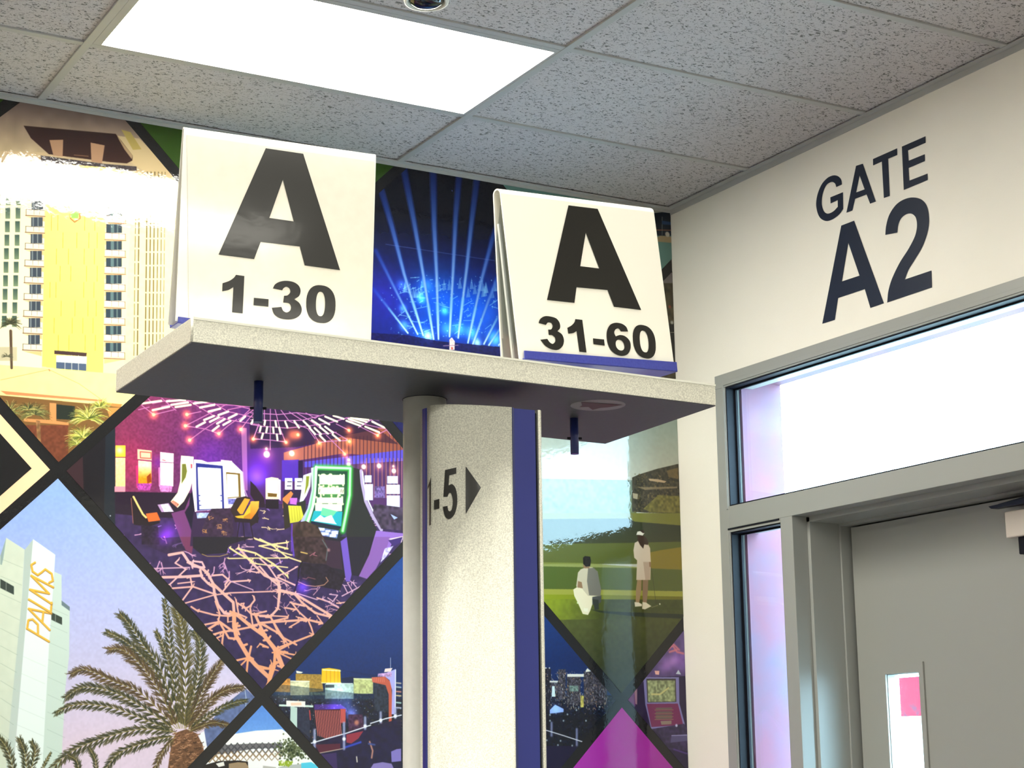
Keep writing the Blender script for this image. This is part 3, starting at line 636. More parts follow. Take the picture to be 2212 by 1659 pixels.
for l, T, dx in ((NET7, K7, 0), (NET8, K8, 0)):
    for pts, w in l:
        P = T(*pts); ym = sum(p[1] for p in P)/len(P); t = min(max((ym-1210)/220, 0), 1)
        c = (236, 160+(1-t)*22, 186-t*70) if w > 9 else (214, 166, 190)
        if abs(P[0][0]-560) < 90 and ym < 1225: c = (240, 214, 150)
        stroke(P, w/4.3+.9, c, soft=.8)
        for _ in range(int(len(P)*1.2)):      # little thorns
            a = rr.choice(P); an = rr.uniform(0, 6.28); ll = rr.uniform(5, 12)*(.6+.5*t); stroke([a, (a[0]+math.cos(an)*ll, a[1]+math.sin(an)*ll*.75)], w/8+.8, c, soft=.7)
poly([(140, 940), (248, 880), (246, 1240), (140, 1030)], (30, 28, 34)); poly([(141, 1018), (178, 985), (180, 1062)], (58, 38, 44)); poly([(228, 900), (248, 890), (248, 1250), (222, 1200)], (32, 38, 48)); dot((237, 1114), 1.6, (200, 210, 220))
# slot machines on the left wall
poly([(248, 1062), (420, 1066), (420, 1120), (330, 1118), (248, 1110)], (38, 24, 44))
poly(rc(K5, 45, 670, 155, 1000), (255, 240, 170), (255, 226, 150), [(255, 990), (255, 1050)], mott=.2, ms=3); poly(rc(K5, 45, 532, 157, 660), (236, 222, 50)); glow(K5((90, 585))[0], 6, (60, 60, 150)); poly(rc(K5, 35, 990, 155, 1052), (236, 150, 170))
poly(K5((290, 572), (450, 590), (450, 700), (292, 685)), (250, 200, 170)); stroke(K5((320, 600), (440, 610), (440, 675), (322, 668), (320, 600)), 2, (190, 70, 60)); poly(K5((272, 760), (300, 755), (300, 1000), (280, 1010)), (220, 50, 120))
poly(K5((300, 700), (448, 715), (448, 960), (300, 965)), (255, 240, 200), (255, 150, 20), [K5((370, 760))[0], K5((370, 900))[0]], mott=.2, ms=4); poly(K5((395, 880), (440, 840), (446, 940), (400, 960)), (150, 60, 20)); poly(K5((280, 958), (455, 955), (430, 1035), (300, 1035)), (190, 70, 170), mott=.5, ms=3)
poly(K5((545, 605), (697, 622), (695, 725), (545, 715)), (252, 222, 228)); stroke(K5((570, 690), (600, 700)), 2, (200, 100, 110)); poly(K5((545, 722), (695, 730), (692, 990), (545, 985)), (255, 236, 232), mott=.12, ms=4); poly(K5((525, 780), (546, 775), (546, 985), (530, 980)), (228, 120, 190)); poly(K5((530, 975), (685, 985), (670, 1052), (550, 1050)), (226, 140, 214), mott=.5, ms=3)
poly(K5((780, 645), (920, 658), (915, 900), (880, 1030), (810, 1160), (740, 1230), (662, 1160), (740, 1060), (770, 930), (772, 730)), (255, 250, 214)); poly(K5((790, 740), (832, 738), (846, 820), (830, 890), (785, 960)), (112, 116, 46)); poly(K5((885, 740), (905, 740), (905, 785), (888, 790)), (200, 90, 110)); poly(K5((690, 1145), (760, 1190), (735, 1225), (662, 1165)), (214, 130, 110), mott=.6, ms=3)
poly(K5((515, 1195), (640, 1178), (700, 1275), (560, 1278)), (190, 150, 200)); poly(K5((550, 1195), (630, 1185), (690, 1272), (590, 1275)), (240, 240, 250), mott=.4, ms=4)
poly(K5((850, 1180), (915, 1010), (925, 1270), (900, 1480), (830, 1300)), (26, 22, 44)); poly(K5((670, 1290), (820, 1250), (880, 1100), (870, 1200), (820, 1280), (895, 1490), (890, 1659), (800, 1659)), (116, 58, 116)); poly(K7((455, 0), (615, 0), (590, 190), (520, 150)), (112, 52, 88))
poly(K5((920, 1270), (1000, 1300), (1400, 1330), (1420, 1659), (880, 1659), (895, 1480)), (52, 34, 68)); poly(K7((600, 0), (1290, 0), (1000, 90), (980, 180), (700, 200), (600, 120)), (34, 30, 40))
poly(K5((925, 688), (1010, 695), (1075, 720), (1230, 712), (1350, 715), (1470, 830), (1490, 1060), (1520, 1150), (1300, 1240), (935, 1270), (905, 1000)), (244, 232, 246)); poly(K5((945, 728), (1245, 760), (1262, 1240), (960, 1262), (950, 1000)), (40, 46, 130)); poly(K5((965, 775), (1225, 790), (1240, 1238), (985, 1248), (972, 1000)), (255, 255, 255)); 
for x, y in ((975, 1090), (975, 1150), (1235, 1150), (985, 1200), (1230, 1090)): stroke(K5((x-12, y), (x+14, y)), 2.5, (60, 66, 150))
poly(K5((1225, 692), (1350, 705), (1352, 795), (1270, 790), (1225, 730)), (255, 214, 232)); poly(K5((1282, 830), (1440, 845), (1450, 1110), (1300, 1125)), (118, 92, 40)); poly(K5((1290, 850), (1415, 860), (1425, 1105), (1298, 1115)), (255, 252, 232)); stroke(K5((1470, 830), (1485, 1020), (1520, 1110)), 3, (190, 150, 200)); stroke(K5((912, 760), (908, 1000), (940, 1265)), 4, (245, 235, 255)); stroke(K5((1265, 760), (1290, 1190)), 4.5, (245, 240, 255))
poly(K5((1300, 1130), (1400, 1130), (1400, 1190), (1310, 1190)), (110, 110, 190), mott=.7, ms=3); poly(K5((950, 1285), (1100, 1285), (1090, 1340), (960, 1350)), (180, 200, 250), mott=.6, ms=4)
# stools
poly(K5((215, 1100), (240, 1085), (380, 1330), (540, 1370), (540, 1400), (420, 1440), (250, 1420), (235, 1300)), (36, 26, 34)); stroke(K5((245, 1105), (300, 1210), (350, 1300), (385, 1335)), 5, (250, 214, 130)); poly(K5((385, 1295), (510, 1280), (548, 1370), (415, 1388)), (230, 108, 46)); stroke(K5((218, 1120), (240, 1400)), 1.4, (180, 110, 90))
poly(K5((330, 1420), (520, 1440), (540, 1640), (340, 1640)), (40, 28, 50), mott=.5, ms=4); glow(K5((640, 1500))[0], 14, (60, 10, 110)); glow((352, 1165), 12, (60, 10, 120))
poly(K5((1330, 1250), (1400, 1120), (1500, 1100), (1560, 1120), (1440, 1320), (1370, 1340)), (50, 36, 34)); poly(K5((1405, 1255), (1490, 1122), (1552, 1135), (1470, 1300), (1440, 1300)), (226, 160, 48)); poly(K5((1380, 1325), (1480, 1310), (1570, 1155), (1659, 1160), (1655, 1220), (1590, 1345), (1450, 1372)), (240, 184, 44)); poly(K5((1480, 1330), (1560, 1280), (1600, 1200), (1590, 1345), (1480, 1368)), (190, 130, 30)); poly(K5((1370, 1340), (1600, 1360), (1655, 1330), (1640, 1400), (1380, 1390)), (40, 28, 36))
for a in (((1430, 1390), (1400, 1600)), ((1470, 1390), (1490, 1600)), ((1550, 1390), (1590, 1590))): stroke(K5(*a), 2.5, (36, 24, 36))
poly(K5((1120, 1240), (1320, 1235), (1350, 1290), (1368, 1500), (1345, 1560), (1040, 1550), (1015, 1460), (1060, 1340)), (56, 38, 62), mott=.35, ms=5)
rs = random.Random(4)
for cx_, cy_ in K5((1040, 1490), (1270, 1370), (1260, 1510), (1110, 1340), (1200, 1440)):
    for _ in range(9): stroke([(cx_+rs.uniform(-6, 6), cy_+rs.uniform(-5, 5)), (cx_+rs.uniform(-6, 6), cy_+rs.uniform(-5, 5))], 1.1, (196, 136, 84), soft=.6)
stroke(K7((700, 190), (760, 215), (900, 215), (990, 190)), 1.4, (196, 160, 76))
# right side machines
poly(K6((165, 875), (230, 860), (305, 872), (308, 1100), (165, 1098)), (255, 238, 196)); poly(K6((185, 895), (295, 895), (295, 1070), (190, 1070)), (255, 250, 230)); poly(K6((188, 1030), (290, 1040), (285, 1075), (190, 1072)), (110, 80, 30)); poly(K6((165, 1105), (305, 1105), (308, 1205), (165, 1200)), (30, 22, 34)); poly(K6((305, 880), (330, 890), (330, 1120), (308, 1100)), (210, 200, 235))
for x in (375, 482): poly(rc(K6, x, 870, x+80, 995), (246, 246, 255)); poly(rc(K6, x+25, 905, x+75, 915), (50, 40, 70)); poly(rc(K6, x+20, 950, x+70, 960), (50, 40, 70)); poly(rc(K6, x-15, 1000, x+90, 1100), (40, 30, 60))
poly(K6((575, 840), (660, 810), (650, 960), (610, 1060), (560, 1140), (530, 1150), (550, 1030)), (232, 240, 240)); poly(K6((605, 850), (640, 848), (630, 950), (585, 1060), (600, 950)), (130, 136, 40)); poly(K6((350, 1090), (440, 1010), (465, 1040), (400, 1160), (350, 1200)), (226, 130, 70)); poly(K6((430, 1085), (510, 1085), (500, 1160), (430, 1150)), (196, 110, 220)); poly(K6((500, 1140), (600, 1110), (600, 1260), (560, 1290)), (40, 44, 40))
poly(K6((350, 1110), (420, 1170), (430, 1400), (370, 1430), (360, 1250)), (48, 40, 34))
poly(K6((0, 900), (60, 960), (150, 1090), (160, 1190), (90, 1190), (0, 1050)), (40, 26, 40)); poly(K6((0, 1125), (95, 1120), (90, 1190), (30, 1300), (0, 1320)), (244, 184, 70), (220, 120, 30), [K6((60, 1120))[0], K6((10, 1300))[0]]); poly(K6((60, 1250), (90, 1200), (80, 1340), (0, 1400), (0, 1330)), (40, 30, 34))
poly(K6((410, 1168), (548, 1172), (582, 1300), (520, 1345), (430, 1360)), (226, 220, 70), (200, 196, 60), [K6((480, 1170))[0], K6((500, 1340))[0]])
for x in (440, 470, 500, 525): stroke(K6((x, 1180), (x+14, 1330)), 1.2, (160, 156, 40))
poly(K6((1095, 750), (1200, 780), (1210, 1000), (1260, 1200), (1380, 1440), (1290, 1700), (1070, 1700), (1040, 1460)), (38, 40, 42)); poly(K8((700, 0), (1290, 0), (1230, 200), (1110, 440), (960, 420), (900, 600), (700, 560), (560, 300)), (34, 30, 44)); poly(K8((715, 30), (900, 50), (930, 370), (700, 320)), (54, 36, 54))
stroke(K6((1200, 790), (1210, 920), (1250, 1120), (1330, 1290), (1420, 1430)), 9, (178, 160, 200)); stroke(K6((1215, 800), (1230, 930), (1275, 1110), (1350, 1270), (1440, 1410)), 3.5, (236, 240, 250))
poly(K6((1365, 1440), (1659, 1470), (1659, 1540), (1560, 1530), (1480, 1700), (1290, 1700)), (150, 108, 200)); poly(K8((1290, 0), (1460, 0), (1420, 130), (1300, 360), (1200, 470), (1110, 440), (1230, 190)), (136, 92, 168)); poly(K8((905, 50), (975, 0), (1030, 420), (1010, 500), (965, 500)), (112, 84, 186))
for a, c in (((1240, 840, 1315, 918), (214, 228, 255)), ((1245, 935, 1330, 1110), (228, 236, 255)), ((1485, 848, 1600, 930), (214, 228, 255)), ((1478, 942, 1622, 1042), (236, 242, 255)), ((1480, 1058, 1622, 1190), (226, 226, 255))): poly(rc(K6, *a), c, mott=.1, ms=4)
poly(rc(K6, 1345, 960, 1460, 1085), (110, 90, 150), mott=.8, ms=4); poly(K6((1340, 1150), (1659, 1190), (1659, 1440), (1420, 1420), (1330, 1250)), (66, 54, 76), mott=.7, ms=7); poly(K6((1520, 1260), (1600, 1300), (1560, 1320)), (170, 190, 250)); poly(K6((1500, 1530), (1659, 1500), (1640, 1570), (1570, 1560)), (252, 226, 216)); poly(K8((1440, 40), (1600, 0), (1580, 60), (1500, 110)), (60, 40, 110)); poly(K8((1400, 130), (1500, 100), (1420, 220), (1350, 290)), (200, 190, 245), mott=.5, ms=4)
# green machine
poly(K6((560, 1340), (650, 1180), (690, 740), (1100, 745), (1100, 1000), (1045, 1450), (940, 1540), (750, 1480), (600, 1380)), (30, 44, 50)); poly(K6((545, 1340), (620, 1200), (665, 1000), (660, 760), (720, 745), (712, 1000), (672, 1190), (610, 1370)), (176, 178, 232), (226, 240, 255), [K6((560, 1200))[0], K6((700, 1200))[0]])
NE = K6((612, 1365), (675, 1180), (706, 1000), (712, 750), (1082, 762), (1075, 1050), (1040, 1240), (1000, 1440))
stroke(NE, 15, (60, 200, 70), soft=6, a=.85); stroke(NE, 6, (190, 255, 200), soft=2); stroke(NE[:4], 6, (235, 255, 250), soft=3)
poly(K6((728, 785), (1050, 800), (1045, 1050), (985, 1400), (650, 1335), (705, 1130)), (24, 60, 50)); glow(K6((870, 1000))[0], 26, (60, 90, 30))
rs = random.Random(9)
for (x0, y0, x1, y1) in ((742, 830, 1030, 945), (730, 965, 1022, 1050), (712, 1075, 1012, 1150), (698, 1145, 1000, 1235)):
    poly(rc(K6, x0+6, y0+6, x1-6, y1-6), (252, 255, 214))
    for _ in range(18): dot(K6((rs.uniform(x0, x1), rs.choice((y0, y1))+rs.uniform(-4, 8)))[0], 2.6, (252, 255, 200), soft=1.5)
for x, y in ((752, 1005), (985, 1005), (1005, 1010)): stroke(K6((x, y-14), (x-4, y+16)), 1.5, (70, 70, 50))
poly(K6((690, 1225), (1000, 1235), (985, 1395), (655, 1335)), (30, 170, 186)); poly(K6((780, 1190), (940, 1230), (880, 1300), (760, 1270)), (110, 226, 160)); poly(K6((690, 1330), (760, 1270), (800, 1300), (880, 1270), (920, 1350), (940, 1372), (690, 1335)), (236, 252, 250))
poly(K6((660, 1340), (985, 1400), (975, 1420), (655, 1362)), (20, 30, 60)); poly(K6((725, 1400), (960, 1440), (940, 1525), (760, 1490)), (110, 130, 190), mott=.6, ms=4)
for a in ((735, 1412, 805, 1440), (815, 1435, 870, 1455), (880, 1445, 950, 1480), (770, 1460, 850, 1490), (860, 1480, 930, 1510)): poly(rc(K6, *a), (232, 238, 255))
poly(K6((455, 1365), (600, 1335), (730, 1390), (800, 1530), (850, 1659), (440, 1659), (450, 1500)), (66, 50, 46), mott=.6, ms=7); poly(K8((370, 0), (690, 0), (740, 90), (770, 180), (745, 300), (600, 300), (480, 280), (400, 230)), (58, 42, 46), mott=.6, ms=6)
stroke(K6((450, 1370), (445, 1659)), 3, (110, 60, 190), soft=2); stroke(K8((360, 0), (380, 210)), 4, (90, 56, 180), soft=2); stroke(K8((460, 168), (530, 185)), 3, (214, 176, 96)); stroke(K8((560, 210), (620, 170), (600, 200), (640, 210)), 1.5, (190, 110, 130)); stroke(K8((700, 30), (760, 130), (740, 260)), 2.2, (96, 110, 116), soft=1.5); dot(K8((770, 145))[0], 4, (150, 106, 110), soft=3)
poly(K8((470, 290), (745, 310), (960, 440), (900, 600), (700, 560), (440, 520)), (36, 28, 42), mott=.4, ms=5); stroke(K8((470, 285), (435, 360), (430, 470), (390, 600)), 4.5, (22, 16, 30)); stroke(K8((430, 500), (520, 540), (620, 552), (720, 535), (765, 490), (740, 450)), 1.8, (196, 140, 110)); stroke(K8((480, 460), (520, 470), (540, 450), (620, 470)), 1.4, (150, 90, 90)); glow(K8((480, 560))[0], 12, (50, 20, 140))
poly(K7((0, 0), (60, 0), (300, 10), (450, 0), (520, 160), (300, 190), (80, 100)), (46, 32, 52), a=.5, mott=.7, ms=6)

# ---- stage light beams
clipmask(2, 1)
poly(BIG, (8, 10, 22), (18, 32, 118), [(950, 470), (960, 640)], mott=.15, ms=10)
glow((1000, 690), 90, (0, 30, 70), .8); glow((940, 650), 60, (0, 50, 90), .8); glow((1040, 680), 50, (0, 50, 90), .8); glow((830, 640), 50, (20, 0, 60), .5)
rs = random.Random(21)
for _ in range(260):
    x, y = rs.gauss(640, 260), rs.uniform(960, 1480)
    if y < 1000 and rs.random() < .6: continue
    p = B2((x, y))[0]; dot(p, rs.uniform(.6, 1.9), (120, 190, 235), soft=1.2, a=rs.uniform(.3, .9))
for _ in range(46):
    x, y = rs.choice((rs.uniform(220, 560), rs.uniform(220, 560), rs.uniform(560, 1080))), rs.uniform(980, 1440); l = rs.uniform(20, 90); a = rs.uniform(-.7, .3)
    stroke(B2((x, y), (x+l*math.cos(a), y+l*math.sin(a))), 1.6, (130, 206, 240), soft=1, a=.7)
for _ in range(26):
    x = rs.uniform(220, 1060); y = 960+rs.uniform(0, 90)+abs(x-500)*.06; poly(B2((x, y), (x+20, y+90), (x-16, y+95)), (110, 170, 220), a=.45)
for p, s, c, a in ((B2((410, 1150))[0], 9, (70, 170, 220), .9), (B2((600, 1250))[0], 8, (80, 180, 220), .8), (B2((270, 1370))[0], 10, (70, 150, 200), .8), (B2((260, 1230))[0], 7, (80, 160, 210), .7), (B2((620, 1400))[0], 13, (60, 130, 200), .8), (B2((720, 1400))[0], 12, (60, 140, 210), .9), (B2((820, 1430))[0], 12, (80, 170, 220), .8), (B2((465, 1455))[0], 9, (190, 220, 230), 1), (B2((865, 1510))[0], 8, (190, 220, 230), .9), (B2((1010, 1480))[0], 14, (90, 190, 230), .9), (B2((450, 1040))[0], 14, (40, 110, 170), .6), (B2((420, 1440))[0], 22, (20, 90, 170), .6), (B2((250, 1040))[0], 10, (50, 100, 160), .6)): glow(p, s, c, a)
for pts, w in ((((300, 1430), (20, 1070)), 34), (((380, 1440), (165, 1010), (40, 760)), 40), (((425, 1450), (270, 950), (170, 560), (80, 250)), 68), (((510, 1480), (430, 980), (350, 520), (260, 60)), 74), (((550, 1480), (535, 960), (515, 560), (505, 60)), 78), (((640, 1460), (670, 900), (690, 480), (720, 120)), 70), (((710, 1470), (780, 900), (820, 520), (870, 120)), 72), (((790, 1510), (900, 1000), (990, 660), (1060, 460)), 60), (((830, 1520), (960, 1160), (1080, 850)), 48), (((920, 1520), (1110, 1150)), 36), (((960, 1530), (1130, 1280)), 30), (((1040, 1530), (1130, 1430)), 20)):
    P = B2(*pts); stroke(P, 4, (20, 90, 190), w2=w/3.771*1.25, soft=5, a=.75, a2=.35, c2=(24, 56, 180)); stroke(P, 3.2, (206, 244, 250), w2=w/3.771*.8, soft=3, a=.98, a2=.12, c2=(40, 90, 210))
    stroke([P[0], (P[0][0]*.45+P[1][0]*.55, P[0][1]*.45+P[1][1]*.55)], 3, (214, 248, 252), w2=w/3.771*.62, soft=2, a=.9, a2=.35, c2=(90, 180, 235))
stroke(B2((120, 708), (500, 765), (1050, 848)), 1.6, (90, 110, 190), soft=1, a=.55); stroke(B2((660, 270), (662, 275)), 2, (90, 110, 200))
poly(B2((-1500, 1250), (0, 1430), (300, 1450), (560, 1500), (1200, 1560), (3200, 1800), (3200, 3600), (-1500, 3600)), (20, 20, 70), a=.82, mott=.6, ms=5)
poly(B2((640, 1485), (660, 1468), (684, 1500), (682, 1570), (640, 1570)), (236, 214, 214), mott=.3, ms=3); stroke(B2((590, 1535), (710, 1530)), 2, (150, 120, 150)); dot(B2((660, 1555))[0], 3, (200, 80, 70))

# ---- white hotel with PALMS letters and palm tree
clipmask(0, -1)
poly(BIG, (150, 182, 255), (226, 206, 226), [(160, 1060), (200, 1600)], mott=.05, ms=5)
poly(P4((0, 222), (40, 100), (165, 180), (150, 480), (60, 1560), (0, 2200), (-600, 2200), (-600, 100)), (216, 226, 206), mott=.03, ms=10)
poly(P4((0, 222), (40, 100), (20, 240), (10, 285), (0, 280)), (150, 172, 170))
poly(P4((165, 182), (222, 110), (210, 310), (160, 830), (100, 1530), (60, 2200), (0, 2200), (60, 1400), (150, 480)), (186, 202, 194), (200, 214, 206), [(60, 1180), (30, 1600)])
poly(P4((222, 110), (372, 215), (365, 330), (330, 830), (290, 1600), (270, 2200), (50, 2200), (100, 1540), (160, 830), (206, 300)), (238, 250, 246))
poly(P4((366, 330), (415, 352), (415, 540), (470, 592), (466, 900), (440, 1120), (415, 1600), (400, 2200), (270, 2200), (290, 1560), (330, 830)), (208, 226, 216))
poly(P4((415, 525), (470, 568), (470, 596), (415, 556)), (104, 124, 132)); poly(P4((0, 378), (92, 430), (92, 486), (0, 440)), (48, 62, 58)); stroke(P4((38, 400), (38, 460)), 1.2, (150, 160, 150)); poly(P4((346, 604), (418, 640), (418, 690), (346, 655)), (48, 62, 56)); stroke(P4((372, 615), (372, 670)), 1.2, (150, 160, 150))
for k in range(11):
    y = 240+k*118; stroke(P4((0, y), (150-k*7, y+62)), .8, (150, 164, 150), a=.7); stroke(P4((330-k*2, y+330), (455-k*3, y+385)), .8, (150, 168, 160), a=.6)
    if k > 4: stroke(P4((150-k*5, y+60), (320-k*3, y+140)), .8, (196, 212, 206), a=.7)
def letter(base, w, segs):
    bx, by = base
    def q(u, v): return P4((bx+u*w*.10-v*148, by-u*w-v*88))[0]
    for dx, c, wd in ((1.2, (128, 92, 52), 4.6), (0, (252, 190, 62), 4.2)):
        for s in segs: stroke([(q(u, v)[0], q(u, v)[1]+dx) for u, v in s], wd, c, soft=.8)
letter((328, 800), 84, [[(0, 0), (0, 1)], [(0, 1), (.7, .98), (.95, .8), (.8, .55), (0, .5)]])
letter((333, 722), 112, [[(0, 0), (.5, 1), (1, 0)], [(.2, .35), (.8, .35)]])
letter((340, 603), 66, [[(0, 0), (0, 1)], [(0, 0), (1, 0)]])
letter((346, 545), 112, [[(0, 0), (.08, 1), (.5, .15), (.92, 1), (1, 0)]])
letter((352, 418), 82, [[(.05, .15), (.35, 0), (.85, .08), (.9, .38), (.5, .52), (.1, .68), (.15, .92), (.6, 1), (.95, .85)]])
poly(P4((1380, 1400), (1500, 1250), (1660, 1120), (1740, 1190), (1560, 1400), (1400, 1520)), (92, 108, 152), mott=.25, ms=6); poly(P4((1340, 1430), (1380, 1410), (1400, 1520), (1380, 1540)), (244, 246, 250)); stroke(P4((1655, 1130), (1665, 1200), (1660, 1240)), 1.6, (190, 206, 226))
glow((420, 1500), 40, (30, 30, 30), .6)
TR = P4((1130, 1700), (1160, 1480), (1190, 1420), (1260, 1395), (1330, 1425), (1370, 1500), (1385, 1570), (1350, 1900), (1110, 1900))
poly(TR, (112, 76, 50), mott=.3, ms=4)
rs = random.Random(31)
for k in range(230):
    x, y = rs.uniform(1150, 1375), rs.uniform(1410, 1800); p = P4((x, y))[0]; stroke([(p[0]-3, p[1]-1), p, (p[0]+3, p[1]-2)], 1.6, rs.choice(((168, 118, 84), (64, 40, 26), (190, 140, 104), (90, 60, 38))), soft=.6)
GR = [(62, 66, 34), (44, 50, 30), (84, 80, 44), (96, 84, 52), (36, 42, 30)]; BR = [(92, 70, 40), (70, 52, 34), (110, 88, 52), (58, 50, 32)]
def frond(pts, pal, ln=62, dens=2.5, rach=(150, 136, 76)):
    P = np.array(smoothpl0(pts)); n = len(P)
    seg = np.linalg.norm(P[1:]-P[:-1], axis=1); s = np.concatenate([[0], np.cumsum(seg)]); tot = s[-1]; t = 0.0
    while t < tot*.96:
        k = min(np.searchsorted(s, t), n-2); a = P[k]; d = P[min(k+1, n-1)]-P[k-1 if k else 0]; d = d/(np.linalg.norm(d)+1e-6); nn = np.array([-d[1], d[0]])
        e = min(1, .55+1.6*t/tot) * (1-.62*max(0, t/tot-.55))
        for sg in (1, -1):
            l = 1.25*ln*e*rs.uniform(.6, 1.15); an = rs.uniform(.45, 1.05)
            q = a-d*l*math.cos(an)*1.0+sg*nn*l*math.sin(an)*.62+np.array([0, l*.10])
            stroke(P4(tuple(a), tuple(q)), 1.9, rs.choice(pal), w2=.7, soft=.55)
        t += dens
    stroke(P4(*[tuple(p) for p in P]), 1.5, rach, soft=.6)
def smoothpl0(P, k=6):
    P = [np.array(p, float) for p in P]; out = []
    for i in range(len(P)-1):
        a = P[max(i-1, 0)]; b_ = P[i]; c = P[i+1]; d = P[min(i+2, len(P)-1)]
        for j in range(k):
            t = j/k; out.append(.5*((2*b_)+(c-a)*t+(2*a-5*b_+4*c-d)*t*t+(3*b_-a-3*c+d)*t**3))
    return out+[P[-1]]
for pts, pal, ln in ((((1110, 520), (1130, 650), (1150, 850), (1190, 1100), (1235, 1390)), GR, 60), (((1055, 735), (1100, 830), (1150, 1000), (1225, 1390)), GR, 55), (((1310, 730), (1350, 820), (1345, 1000), (1300, 1200), (1250, 1390)), GR, 80), (((1640, 1110), (1530, 1130), (1420, 1200), (1330, 1320), (1270, 1400)), BR, 66), (((1510, 920), (1450, 1000), (1380, 1120), (1300, 1290), (1255, 1390)), BR, 70), (((1660, 1200), (1540, 1230), (1400, 1310), (1280, 1400)), GR, 50), (((1560, 1372), (1450, 1350), (1350, 1375), (1280, 1410)), BR, 46),
        (((720, 735), (830, 790), (950, 890), (1080, 1060), (1210, 1390)), GR, 70), (((810, 618), (870, 680), (970, 830), (1090, 1000), (1215, 1390)), GR, 82), (((730, 855), (830, 860), (950, 960), (1070, 1130), (1200, 1390)), BR, 78), (((480, 1020), (580, 992), (760, 1070), (960, 1160), (1190, 1390)), BR, 74), (((440, 1180), (560, 1112), (750, 1140), (950, 1240), (1180, 1400)), GR, 72), (((375, 1285), (520, 1228), (760, 1250), (1000, 1340), (1190, 1420)), GR, 58),
        (((1190, 580), (1225, 700), (1248, 900), (1252, 1200), (1245, 1390)), [(90, 84, 44), (70, 66, 36), (110, 96, 50), (58, 58, 34)], 112), (((310, 1700), (480, 1548), (700, 1455), (950, 1395), (1170, 1412)), GR, 72), (((690, 1700), (800, 1560), (1000, 1480), (1180, 1440)), GR, 60), (((1030, 1700), (1090, 1560), (1180, 1450)), BR, 44), (((600, 1520), (640, 1600), (650, 1720)), GR, 40), (((-20, 1440), (50, 1540), (100, 1720)), GR, 60), (((130, 1462), (165, 1560), (180, 1720)), GR, 60), (((212, 1478), (235, 1560), (190, 1720)), GR, 50), (((340, 1555), (290, 1650), (260, 1760)), GR, 24), (((460, 1570), (520, 1620), (540, 1760)), GR, 46)):
    frond(pts, pal, ln)

# ---- city at night
clipmask(2, -1)
poly(BIG, (22, 66, 140), (12, 40, 96), [(800, 1260), (820, 1470)], mott=.08, ms=4)
poly([(400, 1502), (1500, 1502), (1500, 2300), (400, 2300)], (18, 24, 44), mott=.6, ms=5); poly([(630, 1490), (700, 1470), (760, 1462), (830, 1475), (880, 1492), (880, 1510), (630, 1510)], (18, 34, 70))
rs = random.Random(77)
for _ in range(900):
    x, y = rs.uniform(560, 1360), 1495+abs(rs.gauss(0, 55))
    c = rs.choice(((230, 220, 190), (250, 200, 120), (150, 190, 220), (200, 230, 220), (120, 140, 220), (220, 120, 90)))
    dot((x, y), rs.uniform(.5, 1.5), c, soft=1, a=rs.uniform(.25, .9))
poly(N1((930, 345), (1000, 300), (1042, 305), (1040, 440), (880, 435)), (206, 140, 60), mott=.5, ms=4)
poly(N1((1095, 255), (1350, 262), (1372, 430), (1240, 440), (1095, 320)), (170, 134, 58), mott=.3, ms=3); poly(N1((1100, 225), (1170, 240), (1150, 252), (1105, 250)), (250, 245, 220))
poly(N1((1355, 205), (1430, 198), (1540, 215), (1545, 345), (1352, 345)), (250, 196, 30)); stroke(N1((1352, 345), (1545, 345)), 2.2, (255, 240, 170)); stroke(N1((1365, 215), (1540, 225)), 2.4, (250, 246, 190))
for x in (1400, 1440, 1480, 1515): stroke(N1((x, 225), (x, 340)), 1.6, (200, 130, 20), a=.7)
for a, c in (((1042, 325, 1232, 470), (206, 204, 166)), ((1388, 358, 1672, 505), (190, 220, 212)), ((1672, 300, 1866, 455), (190, 196, 132))): poly(rc(N1, *a), c, mott=.35, ms=4)
stroke(N1((1045, 325), (1230, 330)), 2.2, (245, 245, 225)); stroke(N1((1400, 352), (1660, 352)), 2.4, (230, 245, 240)); stroke(N1((1672, 302), (1850, 312)), 2.2, (240, 240, 190)); poly(rc(N1, 1390, 365, 1480, 395), (50, 60, 70)); poly(rc(N1, 1240, 440, 1385, 470), (90, 110, 100), mott=.8, ms=3)
glow(N1((1500, 440))[0], 16, (90, 110, 110), .6); glow(N1((1150, 440))[0], 14, (110, 110, 70), .6); glow(N1((980, 445))[0], 14, (120, 110, 80), .6)
poly(N1((860, 350), (1860, 470), (1860, 520), (1300, 540), (860, 480)), (28, 46, 62), a=.5, mott=.8, ms=3)
poly(N1((930, 560), (1270, 570), (1270, 590), (930, 580)), (210, 232, 220)); poly(N1((1002, 522), (1192, 530), (1190, 588), (1002, 580)), (246, 244, 236)); poly(N1((1045, 545), (1150, 540), (1155, 570), (1050, 572)), (240, 170, 120), a=.5); poly(N1((1045, 580), (1112, 592), (1110, 800), (1040, 740)), (190, 216, 206))
poly(N1((1112, 600), (1230, 600), (1240, 900), (1112, 790)), (38, 44, 66), mott=.3, ms=4)
poly(N1((1280, 560), (1540, 560), (1600, 600), (1600, 640), (1280, 620)), (120, 60, 200), a=.5); glow(N1((1480, 600))[0], 14, (60, 40, 190), .6); glow(N1((1600, 560))[0], 14, (60, 80, 150), .6); glow(N1((1650, 655))[0], 10, (110, 120, 220), .8)
poly(N1((1278, 615), (1592, 605), (1592, 745), (1545, 760), (1540, 960), (1420, 930), (1320, 850), (1290, 760)), (66, 30, 44))
for k in range(15): x = 1290+k*17; stroke(N1((x+(20 if x < 1330 else 0)*0, 620), (x+26, 870+k*5)), 1.9, (222, 116, 104), soft=.6)
poly(N1((1540, 605), (1592, 605), (1592, 740), (1545, 745)), (196, 84, 78)); stroke(N1((1232, 620), (1240, 710)), 3, (190, 70, 70))
